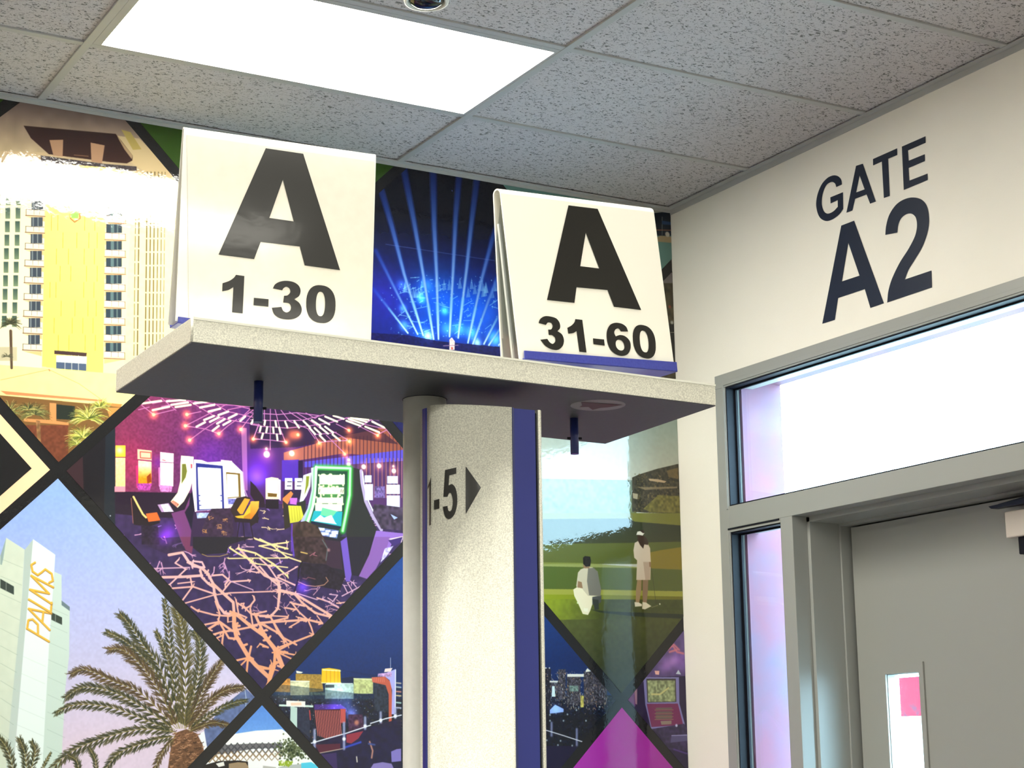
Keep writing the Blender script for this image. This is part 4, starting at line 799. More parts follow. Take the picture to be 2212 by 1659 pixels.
poly(N1((1870, 340), (2010, 370), (2015, 640), (1880, 620)), (38, 46, 62), mott=.6, ms=4)
poly(N1((1850, 290), (1985, 285), (2045, 340), (2055, 500), (2050, 780), (2022, 775), (2020, 460), (1990, 370), (1860, 340)), (196, 92, 70)); 
for k in range(7): stroke(N1((1862+k*18, 292), (1866+k*18, 335)), 1.1, (250, 170, 150), a=.7)
poly(N1((1990, 250), (2092, 208), (2090, 500), (2080, 660), (2050, 660), (2055, 420), (2030, 320), (1985, 285)), (176, 172, 234)); stroke(N1((2088, 215), (2086, 640)), 2.4, (250, 250, 255)); stroke(N1((2038, 95), (2038, 195)), 1.2, (220, 220, 235)); poly(N1((1985, 205), (2060, 198), (2040, 235), (1975, 240)), (252, 222, 214)); poly(N1((1915, 255), (2050, 240), (2050, 285), (1910, 285)), (190, 150, 200), mott=.5, ms=3); poly(N1((1500, 210), (1990, 280), (1860, 290)), (18, 34, 70), a=.3)
for y, c in ((345, (220, 200, 170)), (385, (210, 220, 210)), (430, (240, 150, 120)), (470, (250, 220, 150)), (540, (200, 240, 220)), (590, (220, 220, 240)), (720, (250, 160, 90)), (755, (200, 150, 130))): stroke(N1((2098, y), (2140, y+4)), 3, c, soft=2)
poly(N1((1240, 950), (2145, 700), (2145, 1300), (1300, 1300)), (22, 20, 58), a=.93, mott=.35, ms=9)
poly(N1((1600, 860), (1770, 825), (1720, 900), (1650, 950), (1600, 940)), (150, 48, 66)); poly(N1((1290, 960), (1540, 950), (1540, 1010), (1330, 1040)), (84, 28, 50)); stroke(N1((1320, 1045), (1560, 1000)), 2.2, (190, 170, 150)); stroke(N1((1590, 985), (1740, 935)), 5, (44, 70, 190), soft=2); poly(N1((1620, 660), (1760, 660), (1780, 800), (1620, 840)), (70, 40, 70), mott=.7, ms=4); dot(N1((1700, 740))[0], 6, (190, 120, 100), soft=4)
poly(N1((1330, 1062), (1500, 1040), (1520, 1300), (1420, 1300)), (54, 38, 92)); poly(N1((2045, 1030), (2100, 1005), (2145, 1000), (2145, 1125), (2050, 1135)), (132, 118, 194)); poly(N1((1838, 1200), (1870, 1150), (1960, 1135), (2050, 1150), (2072, 1200), (2072, 1300), (1840, 1300)), (138, 122, 186)); stroke(N1((1830, 930), (1860, 1020), (1850, 1090)), 4, (200, 140, 120), soft=2); stroke(N1((1820, 950), (1880, 960)), 4, (60, 80, 150), soft=2); stroke(N1((1700, 1080), (1705, 1130)), 3, (230, 220, 200), soft=1.5)
for a in (((1238, 948), (1420, 895), (1600, 845), (1840, 765)), ((1838, 748), (1990, 700), (2145, 665))): stroke(N1(*a), 2.8, (236, 238, 248), soft=.8)
for x, y0, y1 in ((1282, 815, 985), (1575, 745, 1000), (1785, 690, 800), (1940, 640, 735), (2085, 600, 690)): stroke(N1((x, y0), (x, y1)), 6.5, (170, 176, 214), soft=3, a=.85); dot(N1((x, (y0+y1)/2+30))[0], 4.5, (244, 244, 252), soft=2)
# part of the skyline right of the post
poly(G4((80, 700), (170, 720), (170, 1300), (80, 1300)), (30, 30, 44), mott=.5, ms=4)
for x0, y0, x1, y1 in ((240, 725, 310, 1010), (320, 775, 450, 1060), (480, 745, 580, 1060), (580, 790, 700, 1060), (170, 835, 240, 980)): poly(rc(G4, x0, y0, x1, y1), (64, 62, 74), mott=1.1, ms=3)
for _ in range(520):
    x, y = rs.uniform(95, 720), rs.uniform(735, 1100)
    if y < 735+max(0, x-500)*.9: continue
    c = rs.choice(((236, 226, 200), (220, 180, 130), (170, 190, 210), (120, 110, 120), (200, 150, 120), (30, 30, 44), (30, 30, 44)))
    stroke(G4((x, y), (x+rs.choice((0, 0, 9)), y+rs.choice((0, 8, 16)))), rs.uniform(.8, 1.7), c, soft=.7, a=.8)
poly(rc(G4, 325, 770, 482, 797), (236, 236, 226)); poly(rc(G4, 158, 834, 236, 850), (224, 226, 220)); poly(G4((182, 885), (205, 885), (212, 985), (178, 985)), (216, 240, 244)); poly(G4((498, 740), (515, 715), (550, 745), (500, 752)), (244, 244, 230)); stroke(G4((90, 712), (125, 712)), 3, (230, 230, 230)); dot(G4((155, 712))[0], 2, (230, 230, 230)); poly(rc(G4, 345, 880, 430, 935), (110, 134, 128), mott=.7, ms=3)
poly(rc(G4, 450, 975, 480, 1085), (196, 186, 96), mott=.5, ms=4); poly(G4((160, 1110), (210, 1060), (290, 1100), (290, 1130), (160, 1145)), (150, 180, 250)); glow(G4((215, 1100))[0], 10, (30, 50, 120), .7)
poly(G4((80, 1150), (700, 1150), (520, 1800), (80, 1800)), (20, 22, 34), a=.7, mott=.7, ms=6); poly(G4((100, 1450), (420, 1450), (300, 1800), (100, 1800)), (26, 22, 52))
for p in ((160, 1210), (287, 1210), (500, 1210), (325, 1150), (130, 1395), (235, 1440), (370, 1445), (160, 1155), (410, 1110), (630, 1080), (260, 1400)): dot(G4(p)[0], 2.4, (196, 214, 220), soft=1.6, a=.8)
for x, y0, y1 in ((175, 1230, 1350), (413, 1290, 1440)): stroke(G4((x, y0), (x, y1)), 6, (150, 156, 200), soft=3, a=.8)
stroke(G4((90, 1290), (280, 1348), (470, 1410)), 2.4, (234, 236, 246), soft=.8)

# ---- golfers
clipmask(3, 0)
poly(BIG, (150, 168, 158), (196, 196, 178), [(1400, 900), (1400, 1030)], mott=.04, ms=8)
poly(G3((-400, 440), (80, 455), (940, 470), (980, 800), (-400, 800)), (112, 128, 112), (120, 132, 84), [(1250, 1030), (1250, 1110)], mott=.3, ms=9)
poly(G3((935, 445), (990, 420), (1050, 400), (1180, 360), (1290, 335), (1360, 318), (1800, 300), (1800, 800), (1050, 775), (935, 765)), (62, 58, 44), mott=.7, ms=6)
rs = random.Random(13)
for _ in range(420): dot(G3((rs.uniform(960, 1560), rs.uniform(400, 770)))[0], rs.uniform(1, 3.2), rs.choice(((44, 42, 34), (84, 74, 48), (104, 92, 54), (36, 34, 34), (126, 108, 70))), soft=1.5, a=.8)
poly(G3((1090, 455), (1180, 460), (1260, 480), (1240, 495), (1100, 475)), (196, 168, 130)); poly(G3((980, 535), (1360, 530), (1360, 545), (1060, 560)), (160, 140, 104), a=.7); poly(G3((1260, 380), (1370, 350), (1370, 460), (1280, 440)), (130, 108, 64), a=.7); poly(G3((940, 590), (990, 600), (985, 650), (945, 640)), (200, 184, 150), a=.8)
poly(G3((1040, 740), (1180, 610), (1400, 620), (1500, 780), (1120, 775)), (112, 106, 50), mott=.5, ms=6)
poly(G3((-400, 780), (1800, 780), (1800, 900), (-400, 900)), (122, 122, 50)); poly(G3((-400, 840), (900, 830), (960, 860), (1200, 880), (1800, 930), (1800, 1120), (-400, 1120)), (52, 58, 38), (62, 66, 38), [(1300, 1120), (1300, 1180)])
poly(G3((-400, 1080), (900, 1060), (1800, 1040), (1800, 1260), (-400, 1260)), (92, 98, 42)); poly(G3((960, 1180), (1200, 1130), (1400, 1100), (1800, 1090), (1800, 1320), (1100, 1310)), (138, 122, 40)); poly(G3((-400, 1235), (500, 1250), (1000, 1290), (1000, 1310), (-400, 1270)), (134, 140, 62), a=.8)
poly(G3((-400, 1270), (500, 1290), (1100, 1300), (1800, 1330), (1800, 1520), (-400, 1500)), (84, 98, 40), (92, 100, 46), [(1200, 1220), (1450, 1250)]); poly(G3((-400, 1490), (600, 1500), (1800, 1525), (1800, 1570), (-400, 1560)), (158, 158, 62))
poly(G3((-400, 1545), (600, 1550), (1800, 1575), (1800, 1700), (-400, 1700)), (140, 152, 28), (112, 108, 32), [(1170, 1290), (1470, 1300)])
poly(G4((-400, 60), (1800, 70), (1800, 1200), (-400, 1200)), (134, 146, 34), (72, 78, 36), [(1200, 1300), (1300, 1345)], mott=.15, ms=8); poly(G4((200, 260), (1800, 230), (1800, 1200), (200, 1200)), (78, 82, 40), (44, 50, 34), [(1330, 1350), (1340, 1480)], a=.85, mott=.15, ms=8)
poly(G4((540, 160), (700, 178), (1400, 205), (1500, 212), (1500, 255), (1400, 248), (960, 226), (640, 190)), (44, 50, 38), a=.9); poly(G4((1080, 130), (1200, 140), (1500, 150), (1500, 172), (1300, 160), (1080, 150)), (70, 76, 34))
sk = (150, 116, 86)
poly(G3((380, 1500), (420, 1475), (480, 1490), (560, 1560), (645, 1560), (640, 1620), (560, 1640), (540, 1700), (520, 1740), (470, 1730), (430, 1640), (390, 1560)), (240, 228, 190)); poly(G3((560, 1570), (648, 1555), (642, 1620), (590, 1650), (560, 1640)), (80, 80, 76)); poly(G4((400, 0), (520, 0), (550, 90), (535, 140), (500, 150), (455, 100)), (240, 226, 190)); poly(G4((560, 60), (620, 70), (625, 160), (585, 165)), (56, 58, 50)); poly(G4((480, 150), (520, 150), (520, 185), (480, 175)), (246, 240, 210))
poly(G3((425, 1340), (450, 1310), (500, 1290), (560, 1290), (610, 1330), (625, 1420), (642, 1500), (635, 1560), (520, 1560), (470, 1500), (450, 1440), (430, 1490), (408, 1470)), (206, 192, 164)); poly(G3((520, 1300), (575, 1295), (612, 1335), (628, 1420), (644, 1500), (636, 1560), (530, 1555), (510, 1420)), (112, 108, 98), a=.9); poly(G3((425, 1420), (460, 1430), (470, 1490), (420, 1480)), sk)
poly(G3((470, 1270), (540, 1270), (530, 1300), (480, 1300)), sk); poly(G3((472, 1200), (490, 1185), (540, 1190), (548, 1230), (540, 1280), (500, 1285), (474, 1260)), (28, 26, 24))
poly(G3((985, 1400), (1025, 1405), (1022, 1500), (1000, 1640), (968, 1640), (972, 1500)), (164, 134, 96)); poly(G3((1035, 1405), (1088, 1405), (1082, 1540), (1070, 1640), (1035, 1640), (1034, 1500)), (142, 112, 82)); poly(G4((960, 90), (1000, 95), (1030, 110), (1030, 130), (965, 135)), (232, 224, 196)); poly(G4((1035, 90), (1070, 95), (1120, 130), (1060, 160), (1032, 155)), (226, 216, 186))
poly(G3((960, 1060), (1000, 1038), (1085, 1070), (1105, 1110), (1112, 1240), (1108, 1410), (975, 1410), (982, 1225), (955, 1200), (948, 1130)), (216, 196, 172)); poly(G3((1040, 1240), (1108, 1240), (1104, 1410), (1060, 1410)), (176, 150, 126), a=.7); poly(G3((1095, 1240), (1112, 1240), (1112, 1290), (1098, 1285)), sk)
poly(G3((985, 985), (1045, 990), (1075, 1020), (1090, 1060), (1085, 1080), (1050, 1075), (1040, 1115), (1010, 1080), (985, 1030)), (58, 40, 30)); poly(G3((975, 985), (985, 955), (1030, 945), (1052, 968), (1035, 992), (1000, 985)), (238, 232, 214)); poly(G3((1000, 942), (1040, 940), (1055, 965), (1040, 970)), (52, 38, 30))
stroke(G3((1112, 1290), (1130, 1400), (1160, 1640)), 1, (60, 56, 36)); dot(G3((1195, 1635))[0], 2.2, (236, 236, 200)); dot(G4((420, 97))[0], 2.2, (220, 236, 180)); stroke(G4((1120, 140), (1180, 120)), 2, (120, 116, 70))

# ---- pool building
clipmask(1, -2)
poly(BIG, (88, 142, 222), (110, 164, 236), [(560, 1530), (560, 1590)], mott=.05, ms=4)
poly(N1((300, 900), (500, 852), (700, 822), (960, 808), (1050, 870), (1400, 900), (1400, 2400), (-200, 2400), (-200, 1100)), (252, 252, 248))
poly(N1((390, 965), (700, 948), (960, 950), (960, 995), (700, 1000), (300, 1060), (340, 1000)), (110, 108, 110)); 
for r_ in range(4):
    for k in range(17):
        cx_, cy_ = 235+k*62+(31 if r_ % 2 else 0), 1095-r_*38-k*1.2+(0 if k > 3 else 6)
        if cx_ > 960: continue
        R_ = [(cx_-27, cy_), (cx_, cy_-33), (cx_+27, cy_), (cx_, cy_+33), (cx_-27, cy_)]; stroke(N1(*R_), 1.6 if cx_ > 520 else 2.6, (146, 116, 84) if r_ < 2 else (74, 74, 80), soft=.7)
poly(N1((-200, 1400), (200, 1160), (330, 1125), (520, 1118), (620, 1130), (625, 1220), (620, 2400), (-200, 2400)), (30, 26, 26)); poly(N1((430, 1150), (520, 1135), (600, 1140), (625, 1180), (625, 2400), (420, 2400)), (160, 136, 104)); poly(N1((300, 1150), (380, 1130), (390, 1170), (330, 1185)), (240, 238, 230)); poly(N1((770, 1170), (900, 1185), (900, 1300), (770, 1300)), (190, 186, 176))
rs = random.Random(3)
for _ in range(380): dot(N1((rs.gauss(1060, 70), rs.gauss(1010, 55)))[0], rs.uniform(1, 3), rs.choice(((58, 72, 40), (36, 50, 30), (84, 98, 56), (110, 116, 80))), soft=1.2)
poly(N1((920, 1190), (1000, 1165), (1200, 1150), (1330, 1200), (1330, 1500), (920, 1500)), (186, 190, 186)); poly(N1((1150, 1145), (1250, 1135), (1450, 1250), (1450, 1500), (1160, 1500)), (84, 206, 232)); 
for _ in range(60): dot(N1((rs.uniform(930, 1060), rs.uniform(1125, 1175)))[0], 2, (150, 176, 40), soft=1)
dot(N1((1140, 1120))[0], 4, (252, 250, 240), soft=2); dot(N1((960, 1135))[0], 3, (250, 244, 220), soft=2)

# ---- slot machine by purple clouds
clipmask(4, -1)
poly(BIG, (104, 84, 140), (66, 46, 100), [(1460, 1380), (1450, 1600)], mott=.25, ms=12)
for p, s, c in (((1320, 640), 10, (60, 40, 60)), ((1250, 690), 10, (50, 30, 50)), ((1400, 640), 12, (40, 20, 50))): glow(G4(p)[0], s*1.4, c)
for a in (((1240, 560), (1320, 500), (1360, 560), (1420, 575)), ((1290, 560), (1360, 540)), ((1330, 490), (1380, 540))): stroke(G4(*a), 5, (222, 126, 142), soft=3)
poly(G4((880, 1000), (1000, 880), (1090, 800), (1430, 790), (1600, 800), (1600, 2000), (1100, 2000)), (40, 28, 66)); poly(G4((960, 920), (985, 900), (985, 1060), (960, 1050)), (160, 120, 140)); poly(G4((880, 1000), (960, 940), (970, 1080)), (100, 30, 100)); poly(G4((1150, 740), (1195, 740), (1192, 778), (1158, 775)), (250, 190, 180)); poly(G4((1350, 770), (1375, 730), (1400, 775)), (200, 210, 230))
poly(G4((1042, 800), (1380, 800), (1385, 1050), (1440, 1260), (1400, 1290), (1120, 1300), (1062, 1060)), (134, 130, 190)); poly(G4((1072, 815), (1350, 815), (1356, 1035), (1082, 1040)), (66, 60, 60)); poly(G4((1082, 830), (1342, 830), (1346, 1030), (1090, 1034)), (150, 160, 118), mott=.6, ms=5); stroke(G4((1120, 960), (1200, 960), (1280, 900)), 4, (220, 210, 140), soft=2)
poly(G4((1076, 1052), (1370, 1050), (1420, 1250), (1120, 1272)), (122, 40, 92)); 
for y in (1095, 1130, 1160, 1185): stroke(G4((1165, y), (1310, y-2)), 4, (110, 100, 90), soft=1); stroke(G4((1150, y+14), (1325, y+12)), 1.6, (150, 140, 96), soft=.7)
poly(G4((1205, 1215), (1310, 1210), (1310, 1245), (1215, 1250)), (150, 130, 120)); poly(G4((1120, 1290), (1430, 1240), (1470, 1310), (1500, 1500), (1260, 1480), (1200, 1340)), (56, 44, 84), mott=.5, ms=7); poly(G4((1310, 1350), (1460, 1340), (1470, 1400), (1300, 1420)), (90, 84, 130)); stroke(G4((1310, 1350), (1470, 1345)), 2, (170, 166, 220)); dot(G4((1355, 1255))[0], 4, (200, 200, 240), soft=2); stroke(G4((1330, 1480), (1450, 1520), (1520, 1515)), 4, (84, 56, 140), soft=2)

# ---- slivers in the corner
clipmask(3, 2)
poly(BIG, (104, 146, 138)); poly(S5((60, 60), (300, 60), (300, 275), (60, 275)), (26, 36, 52)); poly(S5((60, 60), (300, 60), (300, 135), (150, 120), (60, 130)), (180, 180, 172)); poly(S5((140, 275), (300, 290), (300, 330), (60, 310)), (176, 156, 120)); dot(S5((185, 265))[0], 8, (206, 200, 184), soft=2); stroke(S5((150, 150), (150, 270)), 2, (120, 130, 130)); stroke(S5((60, 235), (300, 240)), 2, (190, 120, 90)); poly(S5((150, 175), (210, 185), (210, 205), (150, 200)), (40, 70, 110))
clipmask(4, 1)
poly(BIG, (74, 66, 46), mott=.6, ms=9); poly(S5((150, 520), (300, 520), (300, 590), (160, 590)), (120, 112, 110)); dot(S5((200, 745))[0], 4, (150, 70, 50), soft=3); poly(S5((190, 860), (300, 860), (300, 1100), (200, 1100)), (28, 26, 24)); stroke(S5((205, 915), (240, 915)), 2, (150, 146, 130)); dot(S5((215, 850))[0], 5, (170, 170, 160), soft=3)
MASK[:] = 1


# ------------------------------------------------------------------ mural object
img = bpy.data.images.new('mural_print', NW, NH, alpha=False)
px = np.clip(C, 0, 1); 
px = np.where(px <= .04045, px/12.92, ((px+.055)/1.055)**2.4)*PRINT_K
px = np.where(px <= .0031308, px*12.92, 1.055*np.power(np.maximum(px, 1e-6), 1/2.4)-.055)
buf = np.ones((NH, NW, 4), np.float32); buf[..., :3] = px[::-1]
img.pixels.foreach_set(buf.ravel()); img.update(); img.pack()
del buf, px
def glossprint(name, color=None):
    m = mat(name, color or (0, 0, 0), 0.6, coat=1.0, spec=.05)
    nt = m.node_tree; b = nt.nodes['Principled BSDF']
    b.inputs['Coat Roughness'].default_value = 0.05; b.inputs['Coat IOR'].default_value = 1.46
    if color is None:
        ti = nt.nodes.new('ShaderNodeTexImage'); ti.image = img; ti.interpolation = 'Cubic'
        nt.links.new(ti.outputs[0], b.inputs['Base Color'])
    tc = nt.nodes.new('ShaderNodeTexCoord')
    n1 = nt.nodes.new('ShaderNodeTexNoise'); n1.inputs['Scale'].default_value = 9; n1.inputs['Detail'].default_value = 1.5
    n2 = nt.nodes.new('ShaderNodeTexNoise'); n2.inputs['Scale'].default_value = 75; n2.inputs['Detail'].default_value = 2
    ad = nt.nodes.new('ShaderNodeMath'); ad.operation = 'MULTIPLY_ADD'; ad.inputs[1].default_value = .28
    bp = nt.nodes.new('ShaderNodeBump'); bp.inputs['Strength'].default_value = .15; bp.inputs['Distance'].default_value = .006
    L = nt.links.new
    L(tc.outputs['Object'], n1.inputs['Vector']); L(tc.outputs['Object'], n2.inputs['Vector'])
    L(n2.outputs['Fac'], ad.inputs[0]); L(n1.outputs['Fac'], ad.inputs[2]); L(ad.outputs[0], bp.inputs['Height'])
    L(bp.outputs[0], b.inputs['Coat Normal'])
    return m
M['print'] = glossprint('mural_print'); M['mblack'] = glossprint('mural_black', (0.008, 0.008, 0.009))
M['mgreen'] = glossprint('mural_green', lin((40, 66, 17))); M['mplum'] = glossprint('mural_magenta', lin((150, 40, 146)))
M['mbeige'] = glossprint('mural_beige', lin((232, 188, 150)))
PX0, PX1, PZ0, PZ1 = XL+.02, XD-.001, .02, H-.0015
def clip_poly(P):
    for ax, v, sgn in ((0, PX0, 1), (0, PX1, -1), (1, PZ0, 1), (1, PZ1, -1)):
        out = []
        for k in range(len(P)):
            a, b_ = P[k-1], P[k]; ia = (a[ax]-v)*sgn >= 0; ib = (b_[ax]-v)*sgn >= 0
            if ia != ib:
                t = (v-a[ax])/(b_[ax]-a[ax]); out.append((a[0]+t*(b_[0]-a[0]), a[1]+t*(b_[1]-a[1])))
            if ib: out.append(b_)
        P = out
        if not P: return P
    return P
mural = empty('wall_mural', (1.4, YM, .02), label='glossy wall mural of diamond photo panels between black bands', cat='mural')
box('black_backing', (PX0, YM-.0025, PZ0), (PX1, YM-.0005, PZ1), M['mblack'], mural)
def panel(i, j, m, label=None, r=LA-GAP, name='photo_panel', d=.0035):
    P = clip_poly(diamond(i, j, r))
    if len(P) < 3: return
    n = len(P); V = [(x, YM-d, z) for x, z in P]+[(x, YM-.0015, z) for x, z in P]
    F = [tuple(range(n))]+[(k, (k+1) % n, n+(k+1) % n, n+k) for k in range(n)]
    o = mesh(name, V, F, m, mural, label=label)
    uv = o.data.uv_layers.new(name='UVMap')
    for lp in o.data.loops:
        v = o.data.vertices[lp.vertex_index].co
        uv.data[lp.index].uv = ((v.x-X0)/XW, (v.z-(Z1-ZW))/ZW)
    return o
PAN = {(1, 0): 'photo panel of a purple casino floor with slot machines', (0, 1): 'photo panel of a cream hotel tower with balconies', (2, 1): 'photo panel of blue stage light beams', (0, -1): 'photo panel of a white PALMS hotel and a palm tree', (2, -1): 'photo panel of a city skyline at night', (3, 0): 'photo panel of two golfers on a green', (1, -2): 'photo panel of a white pool building under blue sky', (4, -1): 'photo panel of a slot machine by purple clouds', (3, 2): 'teal photo panel in the corner by the ceiling', (4, 1): 'brown photo panel sliver in the corner'}
for i in range(-8, 6):
    for j in range(-4, 4):
        if (i+j) % 2 == 0: continue
        if (i, j) in PAN: panel(i, j, M['print'], PAN[(i, j)])
        elif (i, j) in ((1, 2), (-1, 2)): panel(i, j, M['mgreen'], 'plain green panel')
        elif (i, j) == (3, -2): panel(i, j, M['mplum'], 'plain magenta panel')
        elif (i, j) == (-1, 0):
            panel(i, j, M['mbeige'], 'beige chevron border panel'); panel(i, j, M['mblack'], 'black panel centre', r=LA-GAP-.054, name='inner_panel', d=.0042)
        else: panel(i, j, [M['mbeige'], M['mgreen'], M['mplum']][(i*3+j) % 3])

# ================================================================== BOARDING STAND
ZP = EYE+.5; TP = .030
NL, FL, FR_, NR = [np.array(onz(q, ZP)) for q in [(412, 738), (249.5, 846), (1308.3, 957.4), (1547, 875.6)]]
st = empty('boarding_stand', (1.11, 2.12, 0), label='silver boarding stand with flat top tray and curved post lettered 1-5', cat='stand')
U = np.array([0, 0, 1.0])
slab('top_tray', [NL, FL, FR_, NR], U*TP, M['silver'], st, bevel=.0008)
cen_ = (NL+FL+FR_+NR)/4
slab('tray_underside_shade', [cen_+(q-cen_)*.9975-U*.0012 for q in (NL, FL, FR_, NR)], U*.0013, M['under'], st)  # dark sheet added to paint the shade on the tray's silver underside
n_near = np.cross(NR-NL, U); n_near /= np.linalg.norm(n_near)
if n_near[1] > 0: n_near = -n_near
slab('edge_lip', [NL+n_near*.001+U*(TP-.0022), NR+n_near*.001+U*(TP-.0022), NR+n_near*.001+U*(TP+.0006), NL+n_near*.001+U*(TP+.0006)], -n_near*.003, M['ring'], st)
nl = NL+n_near*.0002
cyl('corner_seam', nl+np.array([.0010, 0, .0008]), nl+np.array([.0010, 0, TP+.0012]), .0018, M['silver'], st, n=12)
PC = np.array([1.0935, 2.153])
cyl('pole', (PC[0], PC[1], 0.0), (PC[0], PC[1], ZP-.0002), .0300, M['steel'], st, n=48)
cyl('pole_collar', (PC[0], PC[1], ZP-.0016), (PC[0], PC[1], ZP+.0005), .0315, M['gasket'], st, n=48)
cyl('base_plate', (PC[0]+.02, PC[1]-.03, 0), (PC[0]+.02, PC[1]-.03, .012), .23, M['silver'], st, n=48)
front = [(1.0548, 2.0700), (1.0540, 2.0605), (1.0575, 2.0530), (1.0648, 2.0462), (1.0745, 2.0408), (1.0857, 2.0363), (1.1000, 2.0318), (1.1166, 2.0278), (1.1370, 2.0240), (1.1576, 2.0212)]
YC = 2.078
def backof(P): return [(x, 2*YC-y) for x, y in P]
def smoothpl(P, k=5):
    P = [np.array(p) for p in P]; out = []
    for i in range(len(P)-1):
        a = P[max(i-1, 0)]; b_ = P[i]; c = P[i+1]; d = P[min(i+2, len(P)-1)]
        for j in range(k):
            t = j/k; out.append(tuple(.5*((2*b_)+(c-a)*t+(2*a-5*b_+4*c-d)*t*t+(3*b_-a-3*c+d)*t**3)))
    return out+[tuple(P[-1])]
fs = smoothpl(front); PZT = EYE+.47
shell = fs+[(1.1576, 2.0245), (1.100, 2.045), (1.062, 2.072)]
sh = prism('post_shell', shell, .012, PZT, M['silver'], st, smooth=True)
prism('post_shell', [(max(x, 1.062+abs(y-2.06)*.2), 2*YC-y) for x, y in shell][::-1], .012, PZT, M['silver'], st, smooth=True)
core = [(1.0540, 2.0735), (1.060, 2.064), (1.100, 2.042), (1.156, 2.0235), (1.158, 2.0222), (1.1935, 2.0210), (1.1940, 2.030)]
prism('blue_strip', core+backof(core)[::-1], .012, PZT-.001, M['strip'], st)
prism('strip_bead', [(1.1580, 2.0206), (1.1605, 2.0204), (1.1605, 2.0225), (1.1580, 2.0225)], .012, PZT-.0005, M['navy'], st)
prism('dark_groove', [(1.1940, 2.026), (1.1990, 2.026), (1.1990, 2*YC-2.026), (1.1940, 2*YC-2.026)], .012, PZT-.004, M['gasket'], st)
prism('edge_profile', [(1.1985, 2.0216), (1.2015, 2.0210), (1.2045, 2.0235), (1.2060, 2.05), (1.2060, 2*YC-2.05), (1.2045, 2*YC-2.0235), (1.2015, 2*YC-2.0210), (1.1985, 2*YC-2.0216)], .012, PZT, M['silver'], st)
FSA = np.array(fs)
def onpost(q):
    d = ray(q); best = None
    for k in range(len(FSA)-1):
        a, b_ = FSA[k], FSA[k+1]; e = b_-a
        det = d[0]*(-e[1])+e[0]*d[1]
        if abs(det) < 1e-12: continue
        t = (a[0]*(-e[1])+e[0]*a[1])/det; s = (d[0]*a[1]-d[1]*a[0])/det
        if -.02 <= s <= 1.02 and t > 0 and (best is None or t < best[0]): best = (t, k, e)
    if best is None: t, e = 2.3, FSA[1]-FSA[0]; best = (np.linalg.norm(FSA[1])/np.linalg.norm(d[:2]), 0, e)
    t, k, e = best; n = np.array([e[1], -e[0]]); n /= np.linalg.norm(n)
    if n@d[:2] > 0: n = -n
    P = CAM+d*t
    return (P[0]+n[0]*.0008, P[1]+n[1]*.0008, P[2])
POST = {'numeral': [(364, 826, 1), (361, 1240, 1), (349, 1247, 1), (350, 905, 1), (335, 940, 1), (335, 915, 1), (352, 870)],
 'hyphen': [(388, 1030, 1), (432, 1018, 1), (432, 1100, 1), (388, 1111, 1)],
 'numeral.001': [(480, 772, 1), (575, 750, 1), (575, 803, 1), (516, 818, 1), (510, 903, 1), (540, 893), (568, 925), (583, 1000), (580, 1080), (560, 1150), (530, 1184), (505, 1190), (480, 1168), (466, 1118), (462, 1085, 1), (500, 1078, 1), (508, 1116), (525, 1123), (540, 1093), (545, 1030), (535, 978), (517, 966), (500, 1000, 1), (466, 1000, 1)],
 'arrow': [(655, 740, 1), (785, 922, 1), (655, 1150, 1)]}
for nm, l in POST.items():
    decal(nm.split('.')[0], [smooth_loop(crop(840, 820, 3.95, l))], onpost, M['black'], st, (0, 0, 0), sub=3)
# round sticker under the tray
sc_ = [(onz(q, ZP)) for q in [(1233, 872), (1350, 874)]]
scc = (sc_[0]+sc_[1])/2; sr = np.linalg.norm(sc_[1]-sc_[0])/2
cyl('round_sticker', (scc[0], scc[1], ZP-.0018), (scc[0], scc[1], ZP+.0002), sr, M['decal'], st, n=48)
decal('sticker_mark', [smooth_loop(crop(1080, 740, 4.424, [(775, 553, 1), (1170, 580, 1), (1060, 600), (960, 609, 1), (885, 627, 1), (845, 600, 1), (758, 602, 1), (785, 585, 1)]))], lambda q: onz(q, ZP), M['darkred'], st, (0, 0, -.0024))

